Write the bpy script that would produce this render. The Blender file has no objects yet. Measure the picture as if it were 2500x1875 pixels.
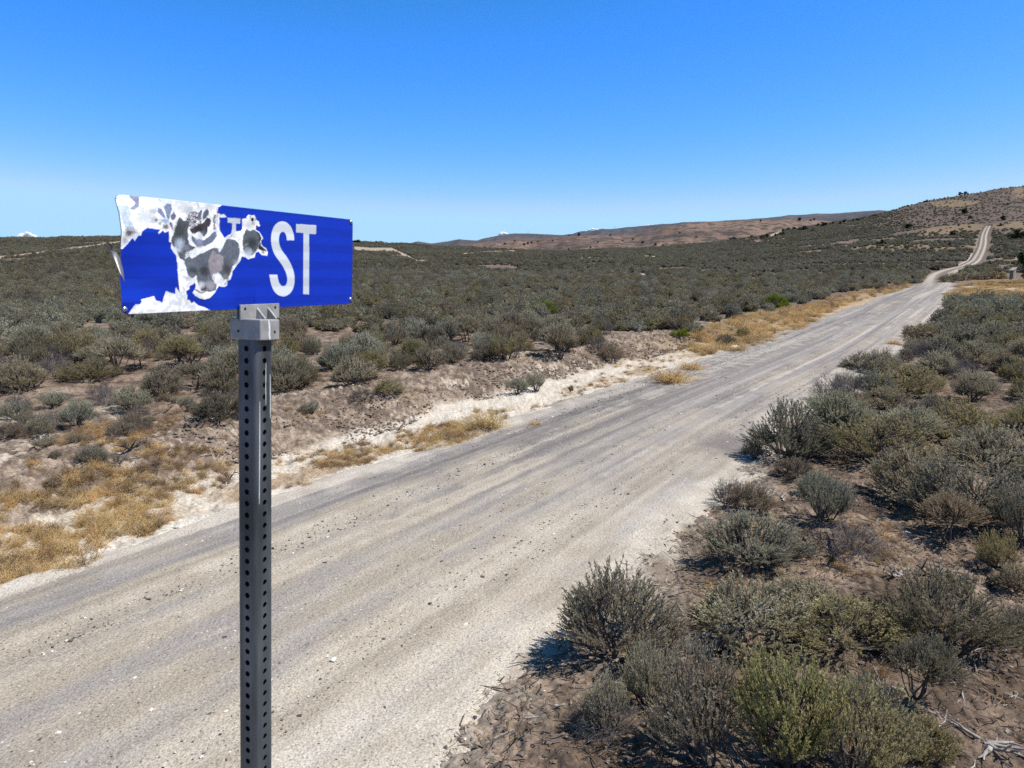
import bpy, math, random
import numpy as np
from mathutils import Vector, Matrix

R = math.radians
scene = bpy.context.scene
col = scene.collection
rng = np.random.default_rng(7)
random.seed(7)

# ------------------------------------------------------------------ camera
F = 1733.0; CX, CY = 1250.0, 937.5
TH = math.atan((CY - 690.0) / F)
CT, ST = math.cos(TH), math.sin(TH)
CAM = np.array([0.0, 0.0, 3.0])

def ray(px, py):
    c0 = (px - CX) / F; c2 = -(py - CY) / F
    return np.array([c0, CT + c2 * ST, -ST + c2 * CT])

def proj(P):
    P = np.asarray(P, float) - CAM
    fwd = P[..., 1] * CT - P[..., 2] * ST
    up = P[..., 1] * ST + P[..., 2] * CT
    fw = np.where(fwd > 0.05, fwd, 0.05)
    return CX + F * P[..., 0] / fw, CY - F * up / fw, fwd

cd = bpy.data.cameras.new("camera")
cam = bpy.data.objects.new("camera", cd); col.objects.link(cam)
cam.location = CAM; cam.rotation_euler = (R(90) - TH, 0, 0)
cd.sensor_width = 36.0; cd.lens = F / 2500 * 36
cd.clip_start = 0.05; cd.clip_end = 60000
cd.dof.use_dof = True; cd.dof.focus_distance = 30.0; cd.dof.aperture_fstop = 13.0
scene.camera = cam

# ------------------------------------------------------------------ noise
def _h(i, j, seed):
    n = (i.astype(np.int64) * 374761393 + j.astype(np.int64) * 668265263 + seed * 974634777) & 0x7fffffff
    n = (n ^ (n >> 13)) * 1274126177 & 0x7fffffff
    n = (n ^ (n >> 16)) * 2246822519 & 0x7fffffff
    return ((n ^ (n >> 11)) & 0xffff) / 65535.0

def vnoise(x, y, seed=0):
    x = np.asarray(x, float); y = np.asarray(y, float)
    xi = np.floor(x); yi = np.floor(y)
    fx = x - xi; fy = y - yi
    fx = fx * fx * fx * (fx * (fx * 6 - 15) + 10); fy = fy * fy * fy * (fy * (fy * 6 - 15) + 10)
    a = _h(xi, yi, seed); b = _h(xi + 1, yi, seed); c = _h(xi, yi + 1, seed); d = _h(xi + 1, yi + 1, seed)
    return (a + (b - a) * fx) * (1 - fy) + (c + (d - c) * fx) * fy

def fbm(x, y, seed=0, oct=4, gain=0.5):
    s = 0; a = 1; t = 0
    for k in range(oct):
        s = s + a * vnoise(x * 2**k + 17.3 * k, y * 2**k - 9.1 * k, seed + k * 7); t += a; a *= gain
    return s / t

def sstep(a, b, x):
    t = np.clip((np.asarray(x, float) - a) / (b - a), 0, 1)
    return t * t * (3 - 2 * t)

def mixc(a, b, t):
    return a + (b - a) * np.asarray(t)[..., None]

def inpoly(x, y, poly):
    inside = np.zeros(np.shape(x), bool)
    n = len(poly); j = n - 1
    for i in range(n):
        xi, yi = poly[i]; xj, yj = poly[j]
        if yi != yj:
            c = ((yi > y) != (yj > y)) & (x < (xj - xi) * (y - yi) / (yj - yi) + xi)
            inside ^= c
        j = i
    return inside

def dline(x, y, pts):
    best = np.full(np.shape(x), 1e9)
    for (x0, y0), (x1, y1) in zip(pts[:-1], pts[1:]):
        dx, dy = x1 - x0, y1 - y0; L = dx * dx + dy * dy + 1e-12
        t = np.clip(((x - x0) * dx + (y - y0) * dy) / L, 0, 1)
        best = np.minimum(best, np.hypot(x - x0 - t * dx, y - y0 - t * dy))
    return best

# ------------------------------------------------------------------ the lie of the land
SIL = np.array([(-500, 588, 420), (0, 582, 420), (280, 577, 420), (600, 582, 410), (870, 589, 390), (1000, 597, 370), (1140, 604, 360),
    (1300, 612, 350), (1400, 612, 360), (1590, 604, 390), (1754, 591, 420), (1850, 577, 440), (1938, 558, 450), (2026, 545, 460),
    (2085, 536, 465), (2164, 518, 470), (2217, 502, 475), (2261, 490, 480), (2344, 476, 490), (2438, 460, 500), (2500, 453, 500),
    (2700, 430, 520), (3200, 420, 540)], float)
_az = []; _el = []
for px, py, r in SIL:
    q = ray(px, py); _az.append(math.atan2(q[0], q[1])); _el.append(math.atan2(q[2], math.hypot(q[0], q[1])))
_az = np.array(_az); _el = np.array(_el); _R = SIL[:, 2]

def land(x, y):
    x = np.asarray(x, float); y = np.asarray(y, float)
    d = np.hypot(x, y); az = np.arctan2(x, y)
    el = np.interp(az, _az, _el); Rr = np.interp(az, _az, _R)
    el = el + (fbm(az * 40, az * 0 + 3, 5, 3) - .5) * 0.0022
    d0 = np.interp(az, [-.6, .2, .5], [60, 62, 85])
    E = 3 + Rr * np.tan(el) - .029 * Rr * np.cos(az)
    t = np.clip((d - d0) / (Rr - d0), 0, 1)
    z = .029 * np.clip(y, -40, Rr * np.cos(az)) + E * t ** 1.5
    z = z - 0.05 * np.clip(d - Rr, 0, 700)
    w = sstep(50, 160, d)
    z = z + w * (fbm(x * .02, y * .02, 11, 3) - .5) * 1.6 * (1 - sstep(.75, .98, d / Rr))
    return z

# road axis: straight for a hundred metres, then up the hill
ND = np.array([.838, -.545]); DD = np.array([.545, .838]); ND /= np.linalg.norm(ND); DD = np.array([-ND[1], ND[0]])
def off_c(s):
    return -5.0 + .55 * sstep(10, 30, s) + .5 * sstep(70, 105, s)

def us_near(x, y):
    s = x * DD[0] + y * DD[1]
    return x * ND[0] + y * ND[1] - off_c(s), s

def bank(u, s):
    """ditch and cut bank left of the road, verge to the right"""
    near = 1 - sstep(22, 40, s)
    z = -.10 * sstep(-2.3, -3.0, u) * near
    wob = (fbm(s * .5, s * 0, 41, 2) - .5) * .9
    z = z + (.36 * sstep(-4.3 + wob, -5.9 + wob, u)) * near * sstep(-2, 4, s)
    z = z + .10 * sstep(1.9, 3.4, u)
    return z

def micro(x, y, u, s):
    d = np.hypot(x, y)
    k = 1 - sstep(25, 60, d)
    off = sstep(1.7, 2.7, u) + sstep(-1.9, -2.8, u)
    m = (fbm(x * 1.1, y * 1.1, 21, 4) - .5) * .16 + (fbm(x * 6, y * 6, 22, 3) - .5) * .085 + (vnoise(x * 22, y * 22, 24) - .5) * .028
    cl = np.abs(vnoise(x * 9, y * 9, 23) - .5) * .12 * (sstep(-4.0, -4.8, u) * (1 - sstep(-6.3, -7.5, u)) + .35 * sstep(2.2, 3.2, u))
    return (m * (.5 + .5 * off) + cl) * k * np.clip(off, 0, 1)

def ground(x, y):
    x = np.asarray(x, float); y = np.asarray(y, float)
    u, s = us_near(x, y)
    return land(x, y) + bank(u, s) + micro(x, y, u, s)

# hills beyond: crest line given by direction and height
A_SIL = [(-600, 640), (300, 630), (900, 612), (1060, 606), (1144, 597), (1180, 592), (1239, 584), (1290, 583), (1338, 581), (1392, 576), (1450, 575), (1500, 574),
         (1555, 571), (1590, 562), (1618, 554), (1677, 546), (1776, 541), (1850, 538), (1953, 536), (2026, 540), (2200, 560), (2600, 600), (3200, 640)]
B_SIL = [(-600, 640), (500, 612), (940, 604), (985, 596), (1022, 590), (1053, 595), (1085, 590), (1121, 586), (1166, 587), (1220, 575), (1257, 570), (1290, 570),
         (1325, 572), (1370, 575), (1397, 572), (1420, 565), (1501, 559), (1573, 552), (1645, 546), (1686, 544), (1760, 541), (1850, 535), (1953, 525),
         (2056, 521), (2144, 515), (2173, 517), (2230, 525), (2600, 560), (3200, 620)]

class Ridge:
    def __init__(self, sil, Rc, foot, base, seed, amp):
        self.Rc, self.foot, self.base, self.seed, self.amp = Rc, foot, base, seed, amp
        self.az = []; self.z = []
        for px, py in sil:
            q = ray(px, py); h = math.hypot(q[0], q[1])
            self.az.append(math.atan2(q[0], q[1])); self.z.append(3 + Rc * q[2] / h)
    def height(self, x, y):
        d = np.hypot(x, y); az = np.arctan2(x, y)
        zc = np.interp(az, self.az, self.z)
        t = np.clip((d - self.foot) / (self.Rc - self.foot), 0, 1)
        p = .35 * t + .65 * t * t * (3 - 2 * t)
        g = fbm(az * 55 + (1 - t) * 1.2, t * 2.2, self.seed, 4) - .5
        z = self.base + (zc - self.base) * p + g * self.amp * np.sin(np.pi * np.clip(t, 0, 1)) ** .8
        z = z - .12 * np.clip(d - self.Rc, 0, 1e9)
        return np.where(d < self.foot, -1e3, z)
HA = Ridge(A_SIL, 1750., 950., 12., 60, 13.)
HB = Ridge(B_SIL, 5200., 2600., 60., 80, 40.)

def at(px, py, far=False):
    """the point of the ground seen at a pixel of the photograph"""
    q = ray(px, py); q = q / math.hypot(q[0], q[1])
    ts = np.concatenate([np.linspace(1.5, 40, 400), np.geomspace(40.2, 900, 1500), np.geomspace(901, 1800, 300) if far else np.array([])])
    x, y, z = q[0] * ts, q[1] * ts, 3 + q[2] * ts
    u, s = us_near(x, y)
    g = land(x, y) + bank(u, s)
    if far: g = np.maximum(g, HA.height(x, y))
    hit = np.nonzero(z < g)[0]
    if len(hit) == 0:
        i = int(np.argmin(np.abs(ts - np.interp(math.atan2(q[0], q[1]), _az, _R)))) if not far else len(ts) - 1
    else: i = hit[0]
    X, Y = float(x[i]), float(y[i])
    Z = float(ground(X, Y)) if ts[i] < 900 else float(g[i])
    return np.array([X, Y, Z])

# road centre line
road_px = [(2297, 668, 1.9), (2325, 660, 1.6), (2362, 650, 1.15), (2382, 636, 1.0), (2391, 621, .98), (2398, 606, .95), (2401, 592, .95), (2402, 577, .92), (2407, 562, .9), (2414, 551, .9)]
CLs = [np.r_[ND * float(off_c(s)) + DD * s] for s in np.arange(-14, 97, 1.0)]
CLw = [2.2 + .1 * math.sin(s * .3) for s in np.arange(-14, 97, 1.0)]
_far = [at(px, py) for px, py, w in road_px]
for (p, (_, _, w)) in zip(_far, road_px):
    CLs.append(p[:2]); CLw.append(w)
CL = np.array(CLs); CW = np.array(CLw)
# resample with a smooth curve
def smooth_path(P, W, n=3):
    for _ in range(n):
        Q = P.copy(); Q[1:-1] = .25 * P[:-2] + .5 * P[1:-1] + .25 * P[2:]
        P = Q
    return P, W
seg = np.r_[0, np.cumsum(np.hypot(*np.diff(CL, axis=0).T))]
ss = np.arange(0, seg[-1], 1.0)
CL = np.c_[np.interp(ss, seg, CL[:, 0]), np.interp(ss, seg, CL[:, 1])]; CW = np.interp(ss, seg, CW)
tail = CL[ss > 100]
for _ in range(60):
    t2 = tail.copy(); t2[1:-1] = .25 * tail[:-2] + .5 * tail[1:-1] + .25 * tail[2:]; tail = t2
CL[ss > 100] = tail
SS = ss - 14.0

def road_dist(x, y):
    """distance to the road axis (any point of the plain), coarse"""
    x = np.asarray(x, float); y = np.asarray(y, float)
    un, sn = us_near(x, y)
    fx = CL[SS > 92][::4]
    best = np.full(x.shape, 1e9)
    for p0, p1 in zip(fx[:-1], fx[1:]):
        dx, dy = p1 - p0; L = dx * dx + dy * dy
        t = np.clip(((x - p0[0]) * dx + (y - p0[1]) * dy) / L, 0, 1)
        best = np.minimum(best, np.hypot(x - p0[0] - t * dx, y - p0[1] - t * dy))
    return np.where(sn < 95, np.abs(un), best)

# ------------------------------------------------------------------ mesh helpers
def new_mesh(name, V, polys, mats=(), smooth=False, cols=None, mi=None, tint=None):
    """V (n,3); polys (m,k) array or list of arrays of equal-size faces"""
    me = bpy.data.meshes.new(name)
    V = np.asarray(V, np.float32)
    if isinstance(polys, np.ndarray): polys = [polys]
    polys = [np.asarray(p, np.int32) for p in polys if len(p)]
    nl = sum(p.size for p in polys); nf = sum(len(p) for p in polys)
    me.vertices.add(len(V)); me.vertices.foreach_set("co", V.ravel())
    me.loops.add(nl); me.loops.foreach_set("vertex_index", np.concatenate([p.ravel() for p in polys]))
    me.polygons.add(nf)
    tot = np.concatenate([np.full(len(p), p.shape[1], np.int32) for p in polys])
    st = np.r_[0, np.cumsum(tot)[:-1]].astype(np.int32)
    me.polygons.foreach_set("loop_start", st)
    if mi is not None: me.polygons.foreach_set("material_index", np.asarray(mi, np.int32))
    me.polygons.foreach_set("use_smooth", np.full(nf, bool(smooth)))
    if cols is not None:
        a = me.color_attributes.new("Col", 'FLOAT_COLOR', 'POINT')
        c = np.ones((len(V), 4), np.float32); c[:, :3] = cols
        a.data.foreach_set("color", c.ravel())
    if tint is not None:
        a = me.attributes.new("tint", 'FLOAT', 'POINT')
        a.data.foreach_set("value", np.asarray(tint, np.float32))
    me.update(calc_edges=True); me.validate()
    for m in mats: me.materials.append(m)
    return me

def link(name, me, parent=None):
    o = bpy.data.objects.new(name, me); col.objects.link(o)
    if parent: o.parent = parent
    return o

def tag(o, label=None, cat=None, group=None, kind=None):
    if label: o["label"] = label
    if cat: o["category"] = cat
    if group: o["group"] = group
    if kind: o["kind"] = kind
    return o

def empty(name, loc, rz=0.0):
    o = bpy.data.objects.new(name, None); col.objects.link(o)
    o.location = loc; o.rotation_euler = (0, 0, rz); o.empty_display_size = .2
    return o

def gridfaces(nr, nc):
    i = np.arange(nr - 1)[:, None] * nc + np.arange(nc - 1)[None, :]
    i = i.ravel()
    return np.c_[i, i + 1, i + nc + 1, i + nc]

def tubes(P, rad, k=4):
    """P (n,m,3) polylines, rad (n,m) -> verts, quads"""
    n, m, _ = P.shape
    T = np.gradient(P, axis=1); T /= np.linalg.norm(T, axis=2, keepdims=True) + 1e-9
    ref = np.where(np.abs(T[..., 2:3]) > .9, np.array([1., 0, 0]), np.array([0, 0, 1.]))
    A = np.cross(T, ref); A /= np.linalg.norm(A, axis=2, keepdims=True) + 1e-9
    B = np.cross(T, A)
    an = np.arange(k) * 2 * np.pi / k
    V = P[:, :, None, :] + rad[:, :, None, None] * (np.cos(an)[None, None, :, None] * A[:, :, None, :] + np.sin(an)[None, None, :, None] * B[:, :, None, :])
    V = V.reshape(-1, 3)
    b = (np.arange(n) * m * k)[:, None, None] + (np.arange(m - 1) * k)[None, :, None]
    j = np.arange(k)[None, None, :]; j2 = (j + 1) % k
    Q = np.stack([b + j, b + j2, b + k + j2, b + k + j], -1).reshape(-1, 4)
    return V, Q

def unit(v): return v / (np.linalg.norm(v, axis=-1, keepdims=True) + 1e-9)

# ------------------------------------------------------------------ materials
def mat(name):
    m = bpy.data.materials.new(name); m.use_nodes = True
    nt = m.node_tree; nt.nodes.clear()
    out = nt.nodes.new('ShaderNodeOutputMaterial')
    b = nt.nodes.new('ShaderNodeBsdfPrincipled')
    nt.links.new(b.outputs[0], out.inputs[0])
    return m, nt, b

def N(nt, typ, **kw):
    n = nt.nodes.new(typ)
    for k, v in kw.items(): setattr(n, k, v)
    return n

def mixn(nt, mode, fac, a, b):
    n = N(nt, 'ShaderNodeMix', data_type='RGBA', blend_type=mode)
    for k, v in ((0, fac), (6, a), (7, b)):
        if hasattr(v, 'type') and hasattr(v, 'is_linked'): nt.links.new(v, n.inputs[k])
        elif k == 0: n.inputs[0].default_value = v
        else: n.inputs[k].default_value = (*v, 1)
    return n.outputs[2]

def ramp(nt, fac, stops):
    r = N(nt, 'ShaderNodeValToRGB'); el = r.color_ramp.elements
    while len(el) < len(stops): el.new(.5)
    for e, (p, c) in zip(el, stops):
        e.position = p; e.color = (*c, 1) if len(c) == 3 else c
    nt.links.new(fac, r.inputs[0]); return r.outputs[0]

def earth_material(name, grain=60., speck=.0, bump=.4, rough=.95):
    m, nt, b = mat(name)
    b.inputs['Roughness'].default_value = rough
    b.inputs['Specular IOR Level'].default_value = .15
    at_ = N(nt, 'ShaderNodeAttribute', attribute_name='Col')
    tc = N(nt, 'ShaderNodeTexCoord')
    n1 = N(nt, 'ShaderNodeTexNoise'); n1.inputs['Scale'].default_value = grain; n1.inputs['Detail'].default_value = 5; n1.inputs['Roughness'].default_value = .7
    nt.links.new(tc.outputs['Object'], n1.inputs['Vector'])
    n0 = N(nt, 'ShaderNodeTexNoise'); n0.inputs['Scale'].default_value = grain * 3.3; n0.inputs['Detail'].default_value = 4; n0.inputs['Roughness'].default_value = .8
    nt.links.new(tc.outputs['Object'], n0.inputs['Vector'])
    c0 = mixn(nt, 'MULTIPLY', 1.0, at_.outputs['Color'], ramp(nt, n0.outputs['Fac'], [(.33, (.55, .53, .51)), (.47, (1, 1, 1)), (.68, (1.25, 1.25, 1.25))]))
    c = mixn(nt, 'MULTIPLY', 1.0, c0, ramp(nt, n1.outputs['Fac'], [(.30, (.42, .40, .38)), (.5, (1, 1, 1)), (.70, (1.42, 1.42, 1.42))]))
    if speck:
        v = N(nt, 'ShaderNodeTexVoronoi'); v.inputs['Scale'].default_value = 34.; v.inputs['Randomness'].default_value = 1
        nt.links.new(tc.outputs['Object'], v.inputs['Vector'])
        n3 = N(nt, 'ShaderNodeTexNoise'); n3.inputs['Scale'].default_value = 2.2
        nt.links.new(tc.outputs['Object'], n3.inputs['Vector'])
        f = ramp(nt, v.outputs['Distance'], [(.20, (1, 1, 1)), (.33, (0, 0, 0))])
        sep = N(nt, 'ShaderNodeSeparateColor'); nt.links.new(v.outputs['Color'], sep.inputs[0])
        g = ramp(nt, sep.outputs[0], [(.80, (0, 0, 0)), (.83, (1, 1, 1))])
        fg = mixn(nt, 'MULTIPLY', 1.0, f, g)
        stone = ramp(nt, sep.outputs[1], [(0, (.05, .05, .055)), (.55, (.12, .11, .11)), (.8, (.3, .28, .27)), (1, (.6, .58, .55))])
        sc = N(nt, 'ShaderNodeMath', operation='MULTIPLY'); nt.links.new(fg, sc.inputs[0]); sc.inputs[1].default_value = speck
        c = mixn(nt, 'MIX', sc.outputs[0], c, stone)
    nt.links.new(c, b.inputs['Base Color'])
    n2 = N(nt, 'ShaderNodeTexNoise'); n2.inputs['Scale'].default_value = grain * .45; n2.inputs['Detail'].default_value = 6
    nt.links.new(tc.outputs['Object'], n2.inputs['Vector'])
    bp = N(nt, 'ShaderNodeBump'); bp.inputs['Strength'].default_value = bump; bp.inputs['Distance'].default_value = .03
    nt.links.new(n2.outputs['Fac'], bp.inputs['Height']); nt.links.new(bp.outputs[0], b.inputs['Normal'])
    return m

def foliage_material(name, dark, mid, light, var=.28, warm=(1.05, 1.0, .90)):
    m, nt, b = mat(name)
    b.inputs['Roughness'].default_value = .85; b.inputs['Specular IOR Level'].default_value = .12
    a = N(nt, 'ShaderNodeAttribute', attribute_name='tint')
    c = ramp(nt, a.outputs['Fac'], [(0, dark), (.5, mid), (1, light)])
    oi = N(nt, 'ShaderNodeObjectInfo')
    c2 = mixn(nt, 'MULTIPLY', 1.0, c, ramp(nt, oi.outputs['Random'], [(0, (1 - var, 1 - var, 1 - var * .9)), (.35, (1.0, 1.0, 1.0)), (.6, warm), (.8, (.95, 1.0, 1.02)), (1, (1 + var, 1 + var, 1 + var))]))
    nt.links.new(c2, b.inputs['Base Color'])
    out = [n for n in nt.nodes if n.type == 'OUTPUT_MATERIAL'][0]
    tr = N(nt, 'ShaderNodeBsdfTranslucent'); nt.links.new(c2, tr.inputs[0])
    ms = N(nt, 'ShaderNodeMixShader'); ms.inputs[0].default_value = .40
    nt.links.new(b.outputs[0], ms.inputs[1]); nt.links.new(tr.outputs[0], ms.inputs[2]); nt.links.new(ms.outputs[0], out.inputs[0])
    return m

def plain_material(name, c, rough=.8, metallic=0., noise=0., scale=8., c2=None, stretch=None, spec=.3, bump=0.):
    m, nt, b = mat(name)
    b.inputs['Roughness'].default_value = rough; b.inputs['Metallic'].default_value = metallic
    b.inputs['Specular IOR Level'].default_value = spec
    if c2 is None: b.inputs['Base Color'].default_value = (*c, 1)
    else:
        tc = N(nt, 'ShaderNodeTexCoord'); mp = N(nt, 'ShaderNodeMapping')
        if stretch: mp.inputs['Scale'].default_value = stretch
        nt.links.new(tc.outputs['Object'], mp.inputs[0])
        n = N(nt, 'ShaderNodeTexNoise'); n.inputs['Scale'].default_value = scale; n.inputs['Detail'].default_value = 6
        nt.links.new(mp.outputs[0], n.inputs['Vector'])
        nt.links.new(ramp(nt, n.outputs['Fac'], [(.32, c), (.68, c2)]), b.inputs['Base Color'])
        if noise:
            mr = N(nt, 'ShaderNodeMapRange'); mr.inputs[3].default_value = rough - noise; mr.inputs[4].default_value = rough + noise
            nt.links.new(n.outputs['Fac'], mr.inputs[0]); nt.links.new(mr.outputs[0], b.inputs['Roughness'])
        if bump:
            bp = N(nt, 'ShaderNodeBump'); bp.inputs['Strength'].default_value = bump; bp.inputs['Distance'].default_value = .01
            nt.links.new(n.outputs['Fac'], bp.inputs['Height']); nt.links.new(bp.outputs[0], b.inputs['Normal'])
    return m

M_earth = earth_material("earth", 26., 0, .7)
M_road = earth_material("gravel_road", 70., .9, .6)
M_hill = earth_material("hill_earth", .35, 0, .0)
FOL = {
 'sage':   foliage_material("sage_leaf", (0.191, 0.182, 0.134), (0.366, 0.350, 0.258), (0.550, 0.526, 0.388)),
 'grey':   foliage_material("grey_leaf", (0.181, 0.160, 0.113), (0.348, 0.307, 0.216), (0.522, 0.461, 0.324)),
 'olive':  foliage_material("olive_leaf", (0.168, 0.146, 0.076), (0.324, 0.281, 0.146), (0.486, 0.421, 0.220)),
 'yellow': foliage_material("yellow_green_leaf", (0.197, 0.184, 0.078), (0.378, 0.354, 0.150), (0.568, 0.532, 0.226)),
 'dark':   foliage_material("dark_leaf", (0.121, 0.110, 0.077), (0.234, 0.211, 0.149), (0.350, 0.317, 0.223)),
 'brown':  foliage_material("brown_leaf", (0.160, 0.127, 0.092), (0.306, 0.245, 0.178), (0.460, 0.367, 0.266)),
 'mid_sage': foliage_material("scrub_sage", (0.123, 0.121, 0.091), (0.236, 0.232, 0.174), (0.354, 0.348, 0.262)),  # darker leaf copies: missing shade inside mid shrubs put into the colour
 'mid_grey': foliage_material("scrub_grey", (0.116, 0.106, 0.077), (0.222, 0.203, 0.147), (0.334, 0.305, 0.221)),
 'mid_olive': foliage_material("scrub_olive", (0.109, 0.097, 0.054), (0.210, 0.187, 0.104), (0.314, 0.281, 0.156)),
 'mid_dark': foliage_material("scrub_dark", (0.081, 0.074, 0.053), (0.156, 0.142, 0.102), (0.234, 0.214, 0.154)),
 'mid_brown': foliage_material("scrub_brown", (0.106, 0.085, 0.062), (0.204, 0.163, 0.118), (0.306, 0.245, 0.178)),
 'far_sage': foliage_material("far_scrub_sage", (0.084, 0.083, 0.062), (0.162, 0.160, 0.120), (0.243, 0.239, 0.180)),  # darker still: shade within and between far shrubs put into the colour
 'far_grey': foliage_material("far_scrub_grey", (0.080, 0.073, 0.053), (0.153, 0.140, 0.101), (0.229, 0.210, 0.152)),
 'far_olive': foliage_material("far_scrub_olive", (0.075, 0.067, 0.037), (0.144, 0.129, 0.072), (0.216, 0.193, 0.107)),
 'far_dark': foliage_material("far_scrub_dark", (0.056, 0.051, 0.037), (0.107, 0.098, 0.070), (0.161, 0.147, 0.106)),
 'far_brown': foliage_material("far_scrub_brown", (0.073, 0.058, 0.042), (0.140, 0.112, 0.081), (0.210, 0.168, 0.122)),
 'dead':   foliage_material("dead_twig", (0.101, 0.086, 0.084), (0.182, 0.159, 0.155), (0.284, 0.257, 0.248)),
 'bright': foliage_material("bright_green_leaf", (.08, .11, .008), (.18, .235, .015), (.29, .36, .03), .1),
 'juniper': foliage_material("juniper_leaf", (.012, .018, .010), (.028, .038, .020), (.05, .062, .034), .15),
 'tree':   foliage_material("tree_leaf", (.02, .045, .012), (.05, .10, .022), (.10, .17, .045), .1),
 'straw':  foliage_material("straw", (.36, .235, .10), (.60, .43, .20), (.78, .63, .37), .2, (1.05, .95, .85)),
 'rust':   foliage_material("rust_straw", (.17, .105, .055), (.31, .205, .115), (.46, .34, .21), .2, (1.05, .95, .85)),
}
M_stem = plain_material("sage_wood", (.045, .038, .032), .9, c2=(.135, .115, .10), scale=14., stretch=(1, 1, .25), spec=.1)
M_bleach = plain_material("bleached_wood", (.15, .138, .13), .85, c2=(.38, .355, .34), scale=12., stretch=(1, 1, .3), spec=.1)
M_darkwood = plain_material("dark_dead_wood", (.035, .028, .024), .9, c2=(.14, .12, .105), scale=10., spec=.1)
M_bark = plain_material("juniper_bark", (.05, .038, .03), .95, c2=(.10, .08, .065), scale=9.)

# ------------------------------------------------------------------ ground sheet
def az_grid():
    a = np.r_[np.linspace(-178, -64, 40)[:-1], np.linspace(-64, -42, 60)[:-1], np.linspace(-42, 42, 860), np.linspace(42, 64, 60)[1:], np.linspace(64, 178, 40)[1:], 182]
    return np.radians(a)
AZ = az_grid()
ypx = np.linspace(2600, 662, 760)
rr = []
for yp in ypx:
    q = ray(CX, yp); rr.append(3.0 / (.029 * q[1] - q[2]) * q[1])
rr = np.array(rr); rr = rr[rr < 70]
RRR = np.r_[.02, .6, 1.2, rr, np.geomspace(70.3, 560, 300)[0:], np.geomspace(580, 950, 14), np.geomspace(1000, 7000, 10)]
RRR = np.unique(RRR)
AA, RG = np.meshgrid(AZ, RRR)
GX = RG * np.sin(AA); GY = RG * np.cos(AA)
GU, GS = us_near(GX, GY)
GZ = ground(GX, GY)
GZ = np.where(RG > 950, np.minimum(GZ, 8.0), GZ)
RDIST = road_dist(GX, GY)
GZ = GZ - .10 * (1 - sstep(1.4, 2.3, RDIST)) * (GS > -14) * (RG < 420)

def C3(*a): return np.array(a, float)

TRACKS = [([(-60, 634), (0, 628), (60, 622), (120, 614), (160, 609), (230, 600), (300, 590), (420, 585)], 2.2),
          ([(868, 607), (905, 610), (955, 610)], 4.5), ([(955, 608), (985, 621), (1017, 637), (1045, 638)], 2.6), ([(1130, 620), (1190, 615), (1260, 613)], 1.6),
          ([(1976, 647), (2060, 647), (2150, 645), (2223, 643)], 1.8), ([(2430, 633), (2500, 631)], 1.4),
          ([(1880, 576), (1905, 566)], 2.6), ([(1845, 591), (1925, 582)], 1.2), ([(1470, 673), (1500, 671), (1590, 669)], 2.0),
          ([(1420, 629), (1480, 632)], 1.5), ([(1575, 626), (1600, 627)], 2.0), ([(1725, 671), (1850, 669)], 1.6), ([(240, 685), (330, 680)], 1.5)]
GOLD = [[(2236, 577), (2262, 559), (2310, 551), (2380, 546), (2402, 548), (2396, 560), (2352, 566), (2310, 576), (2260, 580)],
        [(2040, 613), (2090, 603), (2170, 596), (2250, 597), (2320, 603), (2376, 600), (2380, 609), (2300, 613), (2180, 611), (2100, 613)],
        [(2425, 548), (2500, 540), (2500, 560), (2470, 556), (2425, 562)], [(2424, 650), (2478, 646), (2480, 664), (2440, 664)],
        [(2300, 690), (2400, 678), (2500, 682), (2700, 690), (2700, 742), (2500, 740), (2400, 738), (2300, 730), (2270, 716)],
        [(2470, 462), (2500, 458), (2500, 480), (2475, 484)], [(2270, 495), (2330, 488), (2400, 492), (2350, 506), (2280, 505)]]

def ground_masks(x, y, z):
    px, py, fw = proj(np.stack([x, y, z], -1))
    wob = (fbm(x * .15, y * .15, 91, 3) - .5) * 5
    trk = np.zeros(x.shape)
    for pts, w in TRACKS:
        trk = np.maximum(trk, 1 - sstep(w * .6, w * 1.6, dline(px, py + wob * .25, pts)))
    gold = np.zeros(x.shape)
    for pl in GOLD: gold = np.maximum(gold, inpoly(px + wob * 1.5, py + wob * .6, pl) * 1.0)
    ok = (fw > 1)
    return trk * ok, gold * ok, px, py

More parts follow.
